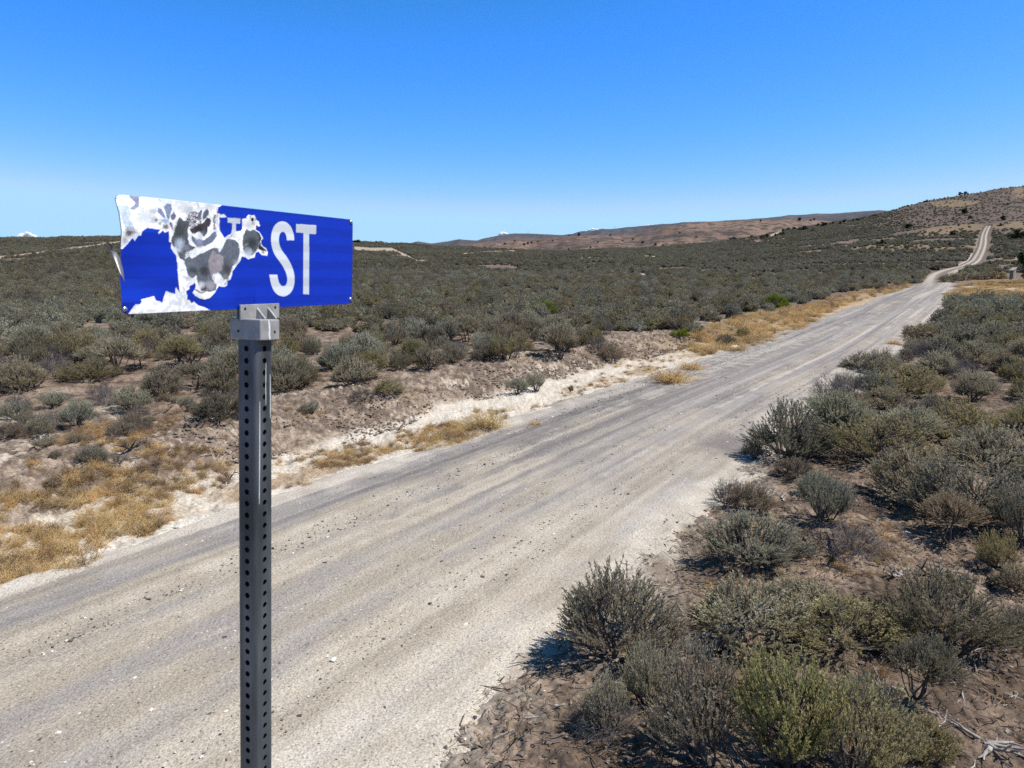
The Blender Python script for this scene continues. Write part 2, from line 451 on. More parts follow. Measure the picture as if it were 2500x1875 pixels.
def ground_color(x, y, z, u, s, rd):
    d = np.hypot(x, y)
    n1 = fbm(x * .8, y * .8, 31, 4); n2 = fbm(x * 3.1, y * 3.1, 32, 4); n3 = fbm(x * .05, y * .05, 33, 3); n4 = fbm(x * 12, y * 12, 34, 3)
    soil = mixc(C3(.092, .066, .050), C3(.225, .170, .132), sstep(.3, .7, n2))
    soil = mixc(soil, C3(.25, .19, .145), .7 * sstep(.55, .75, n1))
    soil = mixc(soil, C3(.07, .05, .038), .75 * sstep(.56, .70, n4) * sstep(.4, .6, n1))
    silt = mixc(C3(.50, .445, .375), C3(.62, .575, .51), n2)
    c = soil
    # right verge: pale silt running into the soil
    w = (n1 - .5) * 1.6 + (n2 - .5) * .8
    e_r = 2.65
    c = np.where((u > 0)[..., None], mixc(silt * .84, soil, sstep(-.75, .55, u + w - e_r)), c)
    # left verge: silt edge, straw ground, silt gully, crumbly bank
    L = -u
    w2 = (n1 - .5) * 1.2 + (n2 - .5) * .5
    straw = mixc(C3(.24, .165, .10), C3(.42, .335, .24), n2)
    left = mixc(silt, straw, sstep(2.75, 3.05, L + w2 * .7) * sstep(.38, .62, n1 * .6 + n2 * .4))
    gul = sstep(3.45, 3.65, L + w2 * .3 + (n4 - .5) * .3) * (1 - sstep(4.2, 4.45, L + w2 * .3 + (n4 - .5) * .5)) * (1 - sstep(20, 30, s)) * sstep(4.5, 6.5, s)
    left = mixc(left, silt * .95, gul)
    bk = sstep(4.2, 4.7, L + w2 * .5)
    bankc = mixc(C3(.130, .098, .078), C3(.320, .258, .205), sstep(.38, .66, n2 * .5 + n4 * .5))
    bankc = mixc(bankc, silt, .55 * sstep(.62, .70, n1 * .5 + n4 * .5))
    left = mixc(left, bankc, bk)
    sl = sstep(6.6, 7.8, L + w2)
    left = mixc(left, mixc(soil * 1.1, silt, .5 * sstep(.58, .70, n1 * .7 + n4 * .3) * (1 - sstep(9, 13, L))), sl)
    left = mixc(left, mixc(C3(.30, .19, .09), C3(.40, .30, .18), n2), sstep(18, 32, s) * (1 - sstep(4.0, 6.5, L)) * .8)
    c = np.where((u <= 0)[..., None], left, c)
    # wide plain
    d_far = sstep(60, 92, s)
    plain = mixc(C3(.12, .085, .062), C3(.20, .15, .115), n3 * .5 + n1 * .5)
    c = mixc(c, plain, np.maximum(sstep(30, 60, d) * sstep(3.5, 6, rd), d_far * sstep(1.2, 2.2, rd)))
    trk, gold, px, py = ground_masks(x, y, z)
    hill = (d > 150) & (px > 1900)
    hb = sstep(610, 520, py) * sstep(2000, 2300, px) * sstep(120, 240, d)
    c = mixc(c, mixc(C3(.085, .064, .050), C3(.150, .112, .088), fbm(x * .08, y * .08, 36, 4)), hb)
    c = mixc(c, mixc(C3(.15, .105, .062), C3(.27, .20, .12), n1 * .4 + n2 * .6), gold * (.55 + .4 * n3))
    c = mixc(c, C3(.38, .325, .265), trk * .9)
    return np.clip(c * .80, .01, .75)

gcol = ground_color(GX, GY, GZ, GU, GS, RDIST)
gv = np.stack([GX, GY, GZ], -1).reshape(-1, 3)
o = link("ground", new_mesh("ground", gv, gridfaces(*GX.shape)[:, ::-1], [M_earth], True, gcol.reshape(-1, 3)))
tag(o, "brown desert soil with pale silt verges under the sagebrush", "ground", kind="structure")

# ------------------------------------------------------------------ road
def road_mesh():
    s_list = [-13.0]
    while s_list[-1] < SS[-1] - 1:
        s = s_list[-1]; s_list.append(s + (.035 if s < 14 else .035 + (s - 14) * .004))
    s = np.array(s_list); s = s[s > -6] if False else s
    cx = np.interp(s, SS, CL[:, 0]); cy = np.interp(s, SS, CL[:, 1]); w = np.interp(s, SS, CW)
    tx = np.gradient(cx, s); ty = np.gradient(cy, s); l = np.hypot(tx, ty); tx /= l; ty /= l
    v = np.linspace(-1, 1, 220)
    S, Vv = np.meshgrid(s, v, indexing='ij')
    U = Vv * (w * 1.28)[:, None]
    X = cx[:, None] + ty[:, None] * U; Y = cy[:, None] - tx[:, None] * U
    e = np.abs(Vv) * 1.28
    base = land(X, Y) + np.where(S < 97, bank(*us_near(X, Y)), 0)
    rut = fbm(S * .05, U * 2.2, 51, 3) - .5
    wash = np.sin(S * 2 * np.pi / 5.0 + 3 * fbm(S * .1, U * .3, 54, 2)) * .0
    Z = base + .055 * (1 - sstep(.4, 1.2, e)) + rut * .05 * (1 - sstep(.8, 1.1, e)) + (fbm(X * 5, Y * 5, 52, 3) - .5) * .022 - .085 * sstep(1.06, 1.28, e + (fbm(X * .9, Y * .9, 53, 3) - .5) * .35)
    Z = Z + .02
    # berm of loose gravel along the ruts
    b1 = fbm(S * .035, U * 2.6, 61, 3); b2 = fbm(S * .08, U * 5.5, 62, 3); n2 = fbm(X * 3, Y * 3, 63, 4); n1 = fbm(X * .6, Y * .6, 64, 3)
    far = sstep(4.5, 13, S)
    grey = mixc(C3(.200, .182, .172), C3(.325, .302, .286), sstep(.3, .7, b1 * .6 + n2 * .4))
    tan_ = mixc(C3(.335, .293, .240), C3(.450, .402, .338), sstep(.3, .7, b2 * .6 + n2 * .4))
    side = sstep(.35, -.85, U / w[:, None]) * .9
    gmask = np.clip(sstep(.40, .62, b1 * .52 + n1 * .33 + n2 * .15 + .24 * (side - .3) + .10 * (far - .3)) + 0.35 * far, 0, 1)
    c = mixc(tan_, grey, gmask)
    c = mixc(c, C3(.120, .108, .104), (.5 + .35 * sstep(4, 9, S)) * sstep(.50, .68, b2 * .45 + b1 * .3 + n2 * .25) * (.45 + .55 * side))
    c = mixc(c, C3(.46, .415, .355), .75 * sstep(.58, .68, fbm(S * .04, U * 3.1, 65, 3) * .8 + n2 * .2) * (1 - .6 * side))
    fine = fbm(S * .05, U * 11, 66, 3); fine2 = fbm(S * .3, U * 16, 67, 2)
    c = c * (1 + (.16 + .3 * sstep(5, 14, S)) * (fine - .5) + .22 * (fine2 - .5))[..., None]
    silt = mixc(C3(.50, .445, .375), C3(.62, .575, .51), n2)
    ed = np.where(U > 0, sstep(.76, .98, e + (n1 - .5) * .5 + (b2 - .5) * .3) * (1 - .75 * sstep(12, 20, S)), sstep(.84, 1.0, e + (n1 - .5) * .3 + (b2 - .5) * .45) * (1 - .6 * sstep(9, 16, S)))
    c = mixc(c, silt * .92, ed * (.8 + .5 * (n2 - .5)))
    c = np.where((U > 0)[..., None], mixc(c, mixc(C3(.15, .112, .086), C3(.27, .215, .17), n2), sstep(1.05, 1.22, e + (n1 - .5) * .40 + (n2 - .5) * .35) * (1 - sstep(12, 20, S))), c)
    # dark patch by the bend
    pt = at(1790, 1095)
    c = mixc(c, C3(.17, .155, .155), .8 * (1 - sstep(.25, .75, np.hypot((X - pt[0]) * 1.0, (Y - pt[1]) * .75) + (n2 - .5) * .3)))
    # two-track farther on
    tt = sstep(88, 112, S)
    trk = np.maximum(np.exp(-((U / w[:, None] - .5) / .22) ** 2), np.exp(-((U / w[:, None] + .5) / .22) ** 2))
    c = mixc(c, mixc(C3(.17, .132, .105), C3(.42, .375, .32), np.clip(trk * 1.3, 0, 1)), tt * .9)
    # soil creeping in at the far edge
    c = mixc(c, C3(.26, .21, .165), sstep(1.0, 1.2, e + (n1 - .5) * .3) * .8 * sstep(18, 30, S))
    c = mixc(c, C3(.12, .092, .072), sstep(.82, 1.0, e) * tt)
    Vt = np.stack([X, Y, Z], -1).reshape(-1, 3)
    return new_mesh("road", Vt, gridfaces(*X.shape), [M_road], True, np.clip(c * .80, .01, .75).reshape(-1, 3))
o = link("road", road_mesh()); tag(o, "pale grey gravel road running up to the hill", "road", kind="structure")
# side track turning off to the right beyond the bushes
def side_track():
    pts = [at(x, y) for x, y in ((2262, 716), (2320, 704), (2390, 702), (2470, 706), (2560, 712))]
    P = np.array(pts)[:, :2]; t = np.linspace(0, len(P) - 1, 120)
    c = np.c_[np.interp(t, range(len(P)), P[:, 0]), np.interp(t, range(len(P)), P[:, 1])]
    for _ in range(40): c[1:-1] = .25 * c[:-2] + .5 * c[1:-1] + .25 * c[2:]
    tg = np.gradient(c, axis=0); tg /= np.linalg.norm(tg, axis=1, keepdims=True)
    v = np.linspace(-1, 1, 24)
    X = c[:, 0][:, None] + tg[:, 1][:, None] * v * 2.4; Y = c[:, 1][:, None] - tg[:, 0][:, None] * v * 2.4
    n = fbm(X, Y, 5, 3)
    Z = ground(X, Y) + .06 - .16 * sstep(.6, 1, np.abs(v)[None, :] + (n - .5) * .5)
    cl = mixc(mixc(C3(.27, .25, .245), C3(.36, .33, .31), n), C3(.36, .27, .16), sstep(40, 75, np.arange(120))[:, None] * np.ones_like(n) * .8)
    return new_mesh("driveway", np.stack([X, Y, Z], -1).reshape(-1, 3), gridfaces(*X.shape), [M_road], True, cl.reshape(-1, 3))
o = link("path", side_track()); tag(o, "grey gravel side track turning right off the road", "path", kind="structure")

# ------------------------------------------------------------------ far hills
def ridge_obj(name, Rg, cA, cB, cs, label, az0=-62, az1=62, nc=1200, nr=110, spots=.8):
    az = np.radians(np.linspace(az0, az1, nc)); t = np.r_[np.linspace(0, 1, nr), 1.03, 1.1, 1.3, 1.6]
    A, T = np.meshgrid(az, t)
    D = Rg.foot + .1 + T * (Rg.Rc - Rg.foot)
    X = D * np.sin(A); Y = D * np.cos(A); Z = Rg.height(X, Y)
    Z = Z + (fbm(X * .012, Y * .012, 3, 4) - .5) * Rg.amp * .28 * np.clip(np.sin(np.pi * np.clip(T, 0, 1)), 0, 1)
    k = 1750 / Rg.Rc
    n = fbm(X * .01 * k, Y * .01 * k, 71, 4)
    c = mixc(cA, cB, sstep(.3, .7, n))
    c = mixc(c, cs, spots * sstep(.52, .60, fbm(X * .075 * k, Y * .075 * k, 72, 2)))
    c = mixc(c, cs, .7 * sstep(.55, .7, fbm(X * .004 * k, Y * .004 * k, 73, 3)))
    o = link(name, new_mesh(name, np.stack([X, Y, Z], -1).reshape(-1, 3), gridfaces(*X.shape)[:, ::-1], [M_hill], True, np.clip(c, .01, .7).reshape(-1, 3)))
    tag(o, label, "hill", kind="structure"); return o
ridge_obj("hills", HA, C3(.112, .072, .055), C3(.165, .110, .083), C3(.035, .034, .027), "reddish brown hills dotted with dark shrubs")
ridge_obj("mountains", HB, C3(.056, .050, .054), C3(.078, .068, .070), C3(.036, .036, .040), "dark bluish ridge behind the brown hills", nr=50)

# ------------------------------------------------------------------ sign assembly
DAZ, DTL = R(27.52), R(.2775)
SD = np.array([math.sin(DAZ) * math.cos(DTL), math.cos(DAZ) * math.cos(DTL), math.sin(DTL)])
SU = np.array([.03569535, .0359534, .99871577])
SN = np.cross(SD, SU); SN /= np.linalg.norm(SN)           # towards the viewer
SC = CAM + np.array([-.54112845, 1.52890716, .04966756]) * (.61 / .615)
SW, SH = .61, .2077 * .61 / .615
PA = CAM + np.array([-.53382574, 1.45831876, -.22159745]) * 1.0225   # a point of the post axis
root_loc = PA + SU * ((0 - PA[2]) / SU[2])
root_loc[2] = float(land(root_loc[0], root_loc[1]))
sign = empty("street_sign", root_loc)
tag(sign, "battered blue street sign reading ST with peeled sheeting on a perforated steel post", "street sign")
def to_local(V): return np.asarray(V, float) - root_loc

def tileP(t, pts):
    ox, oy = {'A': (260, 455), 'B': (400, 470), 'C': (400, 610), 'D': (260, 640), 'E': (520, 510), 'Z': (250, 430)}[t]
    k = 3.403 if t == 'Z' else 11.06
    return [(ox + x / k, oy + y / k) for x, y in pts]

def srgb(r, g, b):
    c = np.array([r, g, b], float) / 255
    return np.where(c <= .04045, c / 12.92, ((c + .055) / 1.055) ** 2.4)

def sign_paint(px, py, uu, vv):
    K = .80
    nx = (fbm(px * .45, py * .45, 101, 4, .7) - .5) * 4.2; ny = (fbm(px * .45, py * .45, 102, 4, .7) - .5) * 4.2
    wx = px + nx; wy = py + ny
    fx = px + (vnoise(px * 1.6, py * 1.6, 103) - .5) * 3.2; fy = py + (vnoise(px * 1.6, py * 1.6, 104) - .5) * 3.2
    band = .5 + .5 * np.sign(np.sin(vv / .0195 * np.pi)) * np.minimum(1, 2.5 * np.abs(np.sin(vv / .0195 * np.pi)))
    blue = srgb(5, 54, 198) * .74
    c = np.ones(px.shape + (3,)) * blue * (.92 + .16 * band + .2 * (fbm(px * .05, py * .2, 105, 3) - .5))[..., None]
    ro = np.full(px.shape, .38)
    def put(mask, colr, rough=None):
        nonlocal c
        m = np.asarray(mask, float); c = mixc(c, np.asarray(colr, float) if np.ndim(colr) == 1 else colr, m)
        if rough is not None: ro[:] = ro + (rough - ro) * m
    white = srgb(250, 251, 253) * .98
    W = (tileP('A', [(-60, 60), (300, -200)]) + tileP('B', [(1200, 0), (1570, 250), (1570, 310), (1545, 365), (1470, 390), (1460, 470), (1450, 530), (1520, 560), (1545, 590), (1620, 570), (1690, 640), (1690, 670), (1610, 665), (1550, 670), (1510, 640), (1510, 900), (1510, 1000), (1555, 1090), (1640, 1230), (1740, 1150), (1810, 1120), (1845, 1000), (1850, 830), (1725, 800), (1725, 685), (2065, 710), (2060, 830), (1945, 830), (1945, 1040), (1990, 1045), (2080, 1030), (2110, 990)])
        + tileP('E', [(790, 560), (790, 270), (890, 260), (920, 200), (960, 160), (1040, 180), (1110, 165), (1150, 240), (1180, 310), (1240, 350), (1240, 420), (1270, 450), (1230, 490), (1160, 440), (1150, 570), (1230, 610), (1290, 690), (1340, 760), (1350, 810), (1300, 860), (1300, 940), (1350, 1010), (1430, 1060), (1480, 1170), (1470, 1270), (1390, 1250), (1320, 1245), (1230, 1150), (1150, 1180), (1130, 1310), (1080, 1320), (1040, 1330), (950, 1360), (890, 1310), (770, 1285), (730, 1430)])
        + tileP('C', [(2070, 290), (1960, 430), (1840, 600), (1850, 660), (1800, 800), (1720, 830), (1710, 960), (1630, 1000), (1540, 990), (1470, 980), (1430, 1060), (1380, 1150), (1220, 1310), (1090, 1350), (950, 1310), (850, 1240), (780, 1160), (850, 1040), (860, 960), (830, 900), (740, 960), (690, 980), (700, 1050), (630, 1100), (600, 1110), (640, 1220), (650, 1330), (710, 1350), (770, 1440), (820, 1390), (930, 1500), (1100, 1560), (1250, 1640), (1250, 1800)])
        + tileP('D', [(500, 1600), (520, 1500), (580, 1400), (750, 1140), (870, 1145), (920, 1080), (910, 1010), (1270, 920), (1330, 1050), (1440, 1060), (1500, 1110), (1540, 960), (1610, 780), (1720, 820), (1870, 850), (1860, 740), (1885, 670), (1990, 820), (1960, 600), (1930, 300), (1910, 0)])
        + tileP('B', [(330, 1690), (280, 1640), (190, 1500), (205, 1350), (140, 1330), (130, 1070)])
        + tileP('A', [(1690, 1200), (1560, 1250), (1520, 1180), (1400, 1290), (1380, 1250), (1460, 1160), (1360, 1160), (1080, 1120), (920, 1220), (900, 1330), (820, 1330), (730, 1470), (660, 1380), (540, 1540), (430, 1660), (150, 1800)]))
    ws = inpoly(px + nx * .3, py + ny * .3, W)
    put(ws, mixc(srgb(222, 228, 236) * .9, white, sstep(.3, .6, fbm(px * .12, py * .12, 106, 3))), .5)
    mott = (.55 + .9 * fbm(px * .22, py * .16, 107, 5, .65))[..., None]
    def blot(t, pts, rgb, rough=.42, x=wx, y=wy):
        put(inpoly(x, y, tileP(t, pts)) & ws, srgb(*rgb) * K * mott, rough)
    def soft(t, p, r, rgb, a=.8, sy=1.0):
        q = tileP(t, [p])[0]; k = 3.403 if t == 'Z' else 11.06
        dd = np.hypot(px - q[0], (py - q[1]) / sy) / (r / k)
        put(a * (1 - sstep(.25, 1.0, dd + (fbm(px * .6, py * .6, 109, 3) - .5) * .9)) * ws, srgb(*rgb) * K)
    def line(t, pts, w, rgb, a=.8):
        put(a * (1 - sstep(w * .4, w, dline(wx, wy, tileP(t, pts)))) * ws, srgb(*rgb) * K)
    # worn grey metal and faded backing, with painted fold shadows
    blot('A', [(300, 520), (600, 490), (670, 600), (650, 760), (600, 900), (700, 1000), (700, 1160), (470, 1180), (380, 800)], (196, 212, 230), .35)
    blot('A', [(725, 185), (1060, 200), (940, 310), (900, 560), (740, 650), (670, 600), (690, 560), (830, 460), (700, 270)], (140, 146, 178))
    blot('A', [(290, 270), (370, 290), (410, 350), (330, 340)], (120, 122, 165))
    soft('A', (1050, 780), 330, (214, 222, 230), .9); soft('A', (1280, 660), 150, (176, 184, 198), .8); soft('A', (1290, 900), 160, (180, 186, 194), .8)
    blot('A', [(1400, 580), (1490, 600), (1570, 750), (1600, 900), (1480, 800), (1390, 690)], (138, 152, 188))
    blot('A', [(1560, 560), (1640, 460), (1740, 480), (1790, 600), (1720, 760), (1700, 900), (1640, 860), (1600, 700)], (136, 150, 182))
    blot('A', [(1500, 880), (1700, 900), (1690, 1000), (1560, 1000), (1460, 920)], (175, 195, 220))
    blot('A', [(1820, 690), (1890, 780), (1820, 940), (1740, 880), (1740, 780)], (116, 118, 140))
    blot('A', [(1730, 950), (1790, 1010), (1790, 1190), (1750, 1120), (1690, 1020)], (124, 124, 146))
    soft('A', (560, 1250), 170, (70, 62, 72), .9); soft('A', (700, 1200), 130, (110, 100, 110), .7); soft('A', (470, 1450), 120, (150, 145, 155), .6)
    soft('A', (1600, 1090), 130, (62, 55, 62), .9); soft('A', (1345, 910), 50, (85, 75, 85), .9); soft('A', (1450, 1010), 80, (120, 110, 115), .7)
    line('A', [(1190, 240), (1290, 245), (1400, 275), (1490, 390)], .9, (110, 92, 96)); line('A', [(1150, 280), (1170, 370), (1110, 410), (1150, 490), (1080, 540), (900, 660)], .8, (120, 100, 98), .7)  # shadows of folds in the sheeting drawn as thin brown lines
    line('A', [(820, 690), (835, 780), (960, 720), (1010, 650)], .8, (120, 104, 104), .8)
    soft('B', (560, 330), 260, (226, 230, 234), .9); soft('B', (700, 480), 190, (198, 206, 214), .8); soft('B', (1250, 350), 240, (215, 222, 232), .8)
    line('B', [(290, 160), (560, 190), (690, 240), (850, 230), (930, 320), (950, 400)], 1.0, (110, 96, 92)); line('B', [(1010, 250), (1350, 280)], .6, (150, 135, 125), .6)  # fold shadows painted here as well, and on the next line
    line('B', [(1425, 380), (1450, 560), (1460, 850)], .7, (70, 66, 74), .9)
    # speckled crater
    q = tileP('B', [(820, 760)])[0]
    dd = np.hypot(px - q[0], (py - q[1]) * .85) / 20.
    put((dd < 1) * sstep(.45, .55, vnoise(px * .55, py * .55, 110)) * ws, srgb(150, 150, 162) * K); put((dd < .95) * sstep(.62, .7, vnoise(px * .5, py * .5, 111)) * ws, srgb(64, 58, 64) * K)
    blot('B', [(430, 650), (540, 760), (690, 760), (720, 800), (650, 1000), (660, 1190), (680, 1400), (870, 1490), (600, 1620), (560, 1850), (430, 1780), (330, 1520), (240, 1450), (190, 1280), (270, 1090), (340, 880), (390, 720)], (92, 97, 102))
    soft('B', (430, 1020), 260, (62, 66, 68), .85, 1.2); soft('B', (430, 1400), 190, (190, 206, 228), .95, 1.2); soft('B', (290, 1540), 110, (240, 244, 250), .9); soft('B', (400, 1560), 90, (205, 225, 240), .8); soft('B', (600, 1390), 50, (70, 62, 70), .9)
    soft('B', (620, 1480), 130, (140, 143, 160), .7)
    blot('B', [(700, 1000), (860, 930), (930, 860), (1060, 830), (1180, 680), (1260, 690), (1290, 780), (1270, 880), (1200, 940), (1190, 1080), (1080, 1200), (960, 1050), (850, 1110), (770, 1110)], (72, 64, 70))
    soft('B', (950, 980), 170, (46, 40, 42), .9, .7); soft('B', (1090, 1080), 90, (98, 105, 116), .8)
    blot('B', [(1170, 440), (1230, 510), (1210, 600), (1150, 690), (1060, 760), (1060, 600), (1100, 490)], (104, 114, 128))
    blot('B', [(1000, 460), (1050, 480), (1020, 620), (1000, 750), (930, 740), (940, 560)], (120, 120, 142))
    blot('B', [(740, 1160), (880, 1230), (1080, 1290), (1200, 1200), (1340, 1080), (1420, 1050), (1430, 1180), (1300, 1350), (1120, 1440), (870, 1450), (770, 1320)], (112, 120, 140))
    soft('B', (980, 1180), 130, (198, 212, 226), .95); soft('B', (900, 1220), 80, (240, 244, 248), .9); soft('B', (950, 1340), 130, (150, 160, 195), .8); soft('B', (940, 1430), 110, (140, 138, 158), .7)
    line('B', [(1380, 640), (1370, 800), (1390, 980)], 2.6, (110, 108, 122), .8); 
    put((dline(wx, wy, tileP('B', [(1385, 620), (1395, 1000)])) < 4) * sstep(.55, .62, vnoise(px * .9, py * .9, 112)) * ws, srgb(80, 78, 92) * K)
    # big worn patch in the middle
    blot('C', [(550, 250), (700, 170), (750, 230), (850, 190), (950, 100), (1060, 90), (1190, 0), (1330, -60), (1450, -40), (1480, 80), (1560, -20), (1640, -200), (1690, -280), (1760, -300), (1900, -280), (2000, -200), (2040, -20), (2040, 120), (1990, 280), (1850, 450), (1800, 600), (1730, 790), (1620, 800), (1500, 640), (1440, 600), (1380, 720), (1350, 870), (1430, 950), (1400, 1080), (1250, 1140), (1000, 1110), (900, 860), (880, 690), (760, 770), (640, 680), (600, 470), (560, 380)], (104, 112, 124))
    blot('C', [(1290, 20), (1360, 20), (1420, 120), (1490, 110), (1610, 200), (1590, 420), (1540, 560), (1430, 610), (1380, 720), (1300, 780), (1200, 480), (1180, 300)], (160, 155, 162))
    soft('C', (1090, 570), 200, (56, 58, 60), .9); soft('C', (790, 560), 170, (62, 68, 74), .85, .8); soft('C', (1690, 500), 160, (70, 68, 64), .9, 1.2); soft('C', (1700, 330), 120, (84, 92, 102), .6)
    soft('C', (1250, 960), 190, (172, 170, 180), .9); soft('C', (1010, 930), 130, (205, 212, 224), .9); soft('C', (640, 780), 110, (190, 190, 196), .7); soft('C', (760, 690), 110, (120, 118, 138), .8)
    soft('C', (1470, 850), 150, (240, 243, 247), .95); soft('C', (1650, 740), 110, (150, 148, 148), .7); soft('C', (1930, 330), 120, (160, 162, 175), .6); soft('C', (950, 990), 90, (235, 238, 242), .8)
    put((np.hypot(px - 526, py - 677) < 9) * sstep(.5, .6, vnoise(px * .8, py * .8, 113)) * ws, white)
    line('C', [(850, 1070), (930, 1120), (1000, 1160), (1080, 1140)], 3.2, (140, 130, 125), .9); blot('C', [(1010, 1080), (1080, 1030), (1150, 1015), (1130, 1075)], (90, 82, 82))
    line('C', [(510, 1000), (560, 1080)], 1.2, (150, 145, 145), .7); line('C', [(640, 960), (690, 880)], 1.5, (130, 122, 122), .7); line('C', [(1640, 960), (1720, 800)], 1.5, (120, 108, 100), .8)
    # right-hand oval
    blot('E', [(900, 540), (1000, 600), (1080, 550), (1200, 620), (1250, 760), (1240, 1000), (1150, 1170), (1060, 1260), (930, 1230), (870, 1200), (810, 1100), (790, 900), (800, 760), (860, 620)], (92, 100, 108))
    soft('E', (1040, 930), 190, (54, 60, 64), .9, 1.2); soft('E', (960, 1190), 170, (196, 212, 226), .95); soft('E', (920, 1090), 110, (150, 150, 162), .7)
    blot('E', [(1100, 570), (1220, 640), (1300, 760), (1270, 900), (1300, 1000), (1400, 1080), (1460, 1150), (1330, 1130), (1220, 1080), (1250, 940), (1240, 760), (1190, 660)], (46, 42, 44), .6)
    soft('E', (1360, 1170), 70, (150, 148, 145), .9); line('E', [(800, 1080), (860, 980), (950, 930)], 1.2, (170, 165, 170), .8)
    soft('E', (1000, 430), 200, (212, 214, 218), .8); soft('E', (1080, 390), 70, (170, 160, 150), .8); soft('E', (1150, 290), 60, (150, 140, 130), .8); line('E', [(990, 190), (1040, 330)], 1.6, (120, 110, 105), .8)
    put((np.hypot((px - 615.8), (py - 536) * .68) < 3.4), np.array([.01, .01, .012]), .9)  # hole drawn as a black spot, its darkness painted on
    # speckle along the borders of the white
    put((np.hypot(px - 455, py - 618) < 14) * sstep(.60, .68, vnoise(px * .8, py * .8, 114)) * ws, srgb(130, 138, 150) * K)
    put((np.hypot(px - 566, py - 578) < 13) * sstep(.70, .76, vnoise(px * .7, py * .7, 115)) * ws, srgb(120, 126, 140) * K)
    # letters
    lw = (srgb(214, 224, 236) * .80)[None, None, :] * (.88 + .14 * band)[..., None]
    def putw(mask): put(mask, np.broadcast_to(lw, c.shape), .45)
    putw(inpoly(px, py, tileP('E', [(400, 233), (742, 260), (735, 392), (612, 383), (612, 590), (625, 625), (485, 690), (515, 600), (520, 380), (397, 368)])))
    putw(inpoly(px, py, tileP('Z', [(1610, 397), (1777, 408), (1775, 482), (1718, 478), (1717, 983), (1668, 980), (1670, 472), (1608, 468)])))
    return c * .92, ro, ws

def px_to_uv(pts):
    out = []
    for x, y in pts:
        q = ray(x, y); M = np.array([SD, SU, -q]).T
        a = np.linalg.solve(M, CAM - SC); out.append((a[0], a[1]))
    return np.array(out)

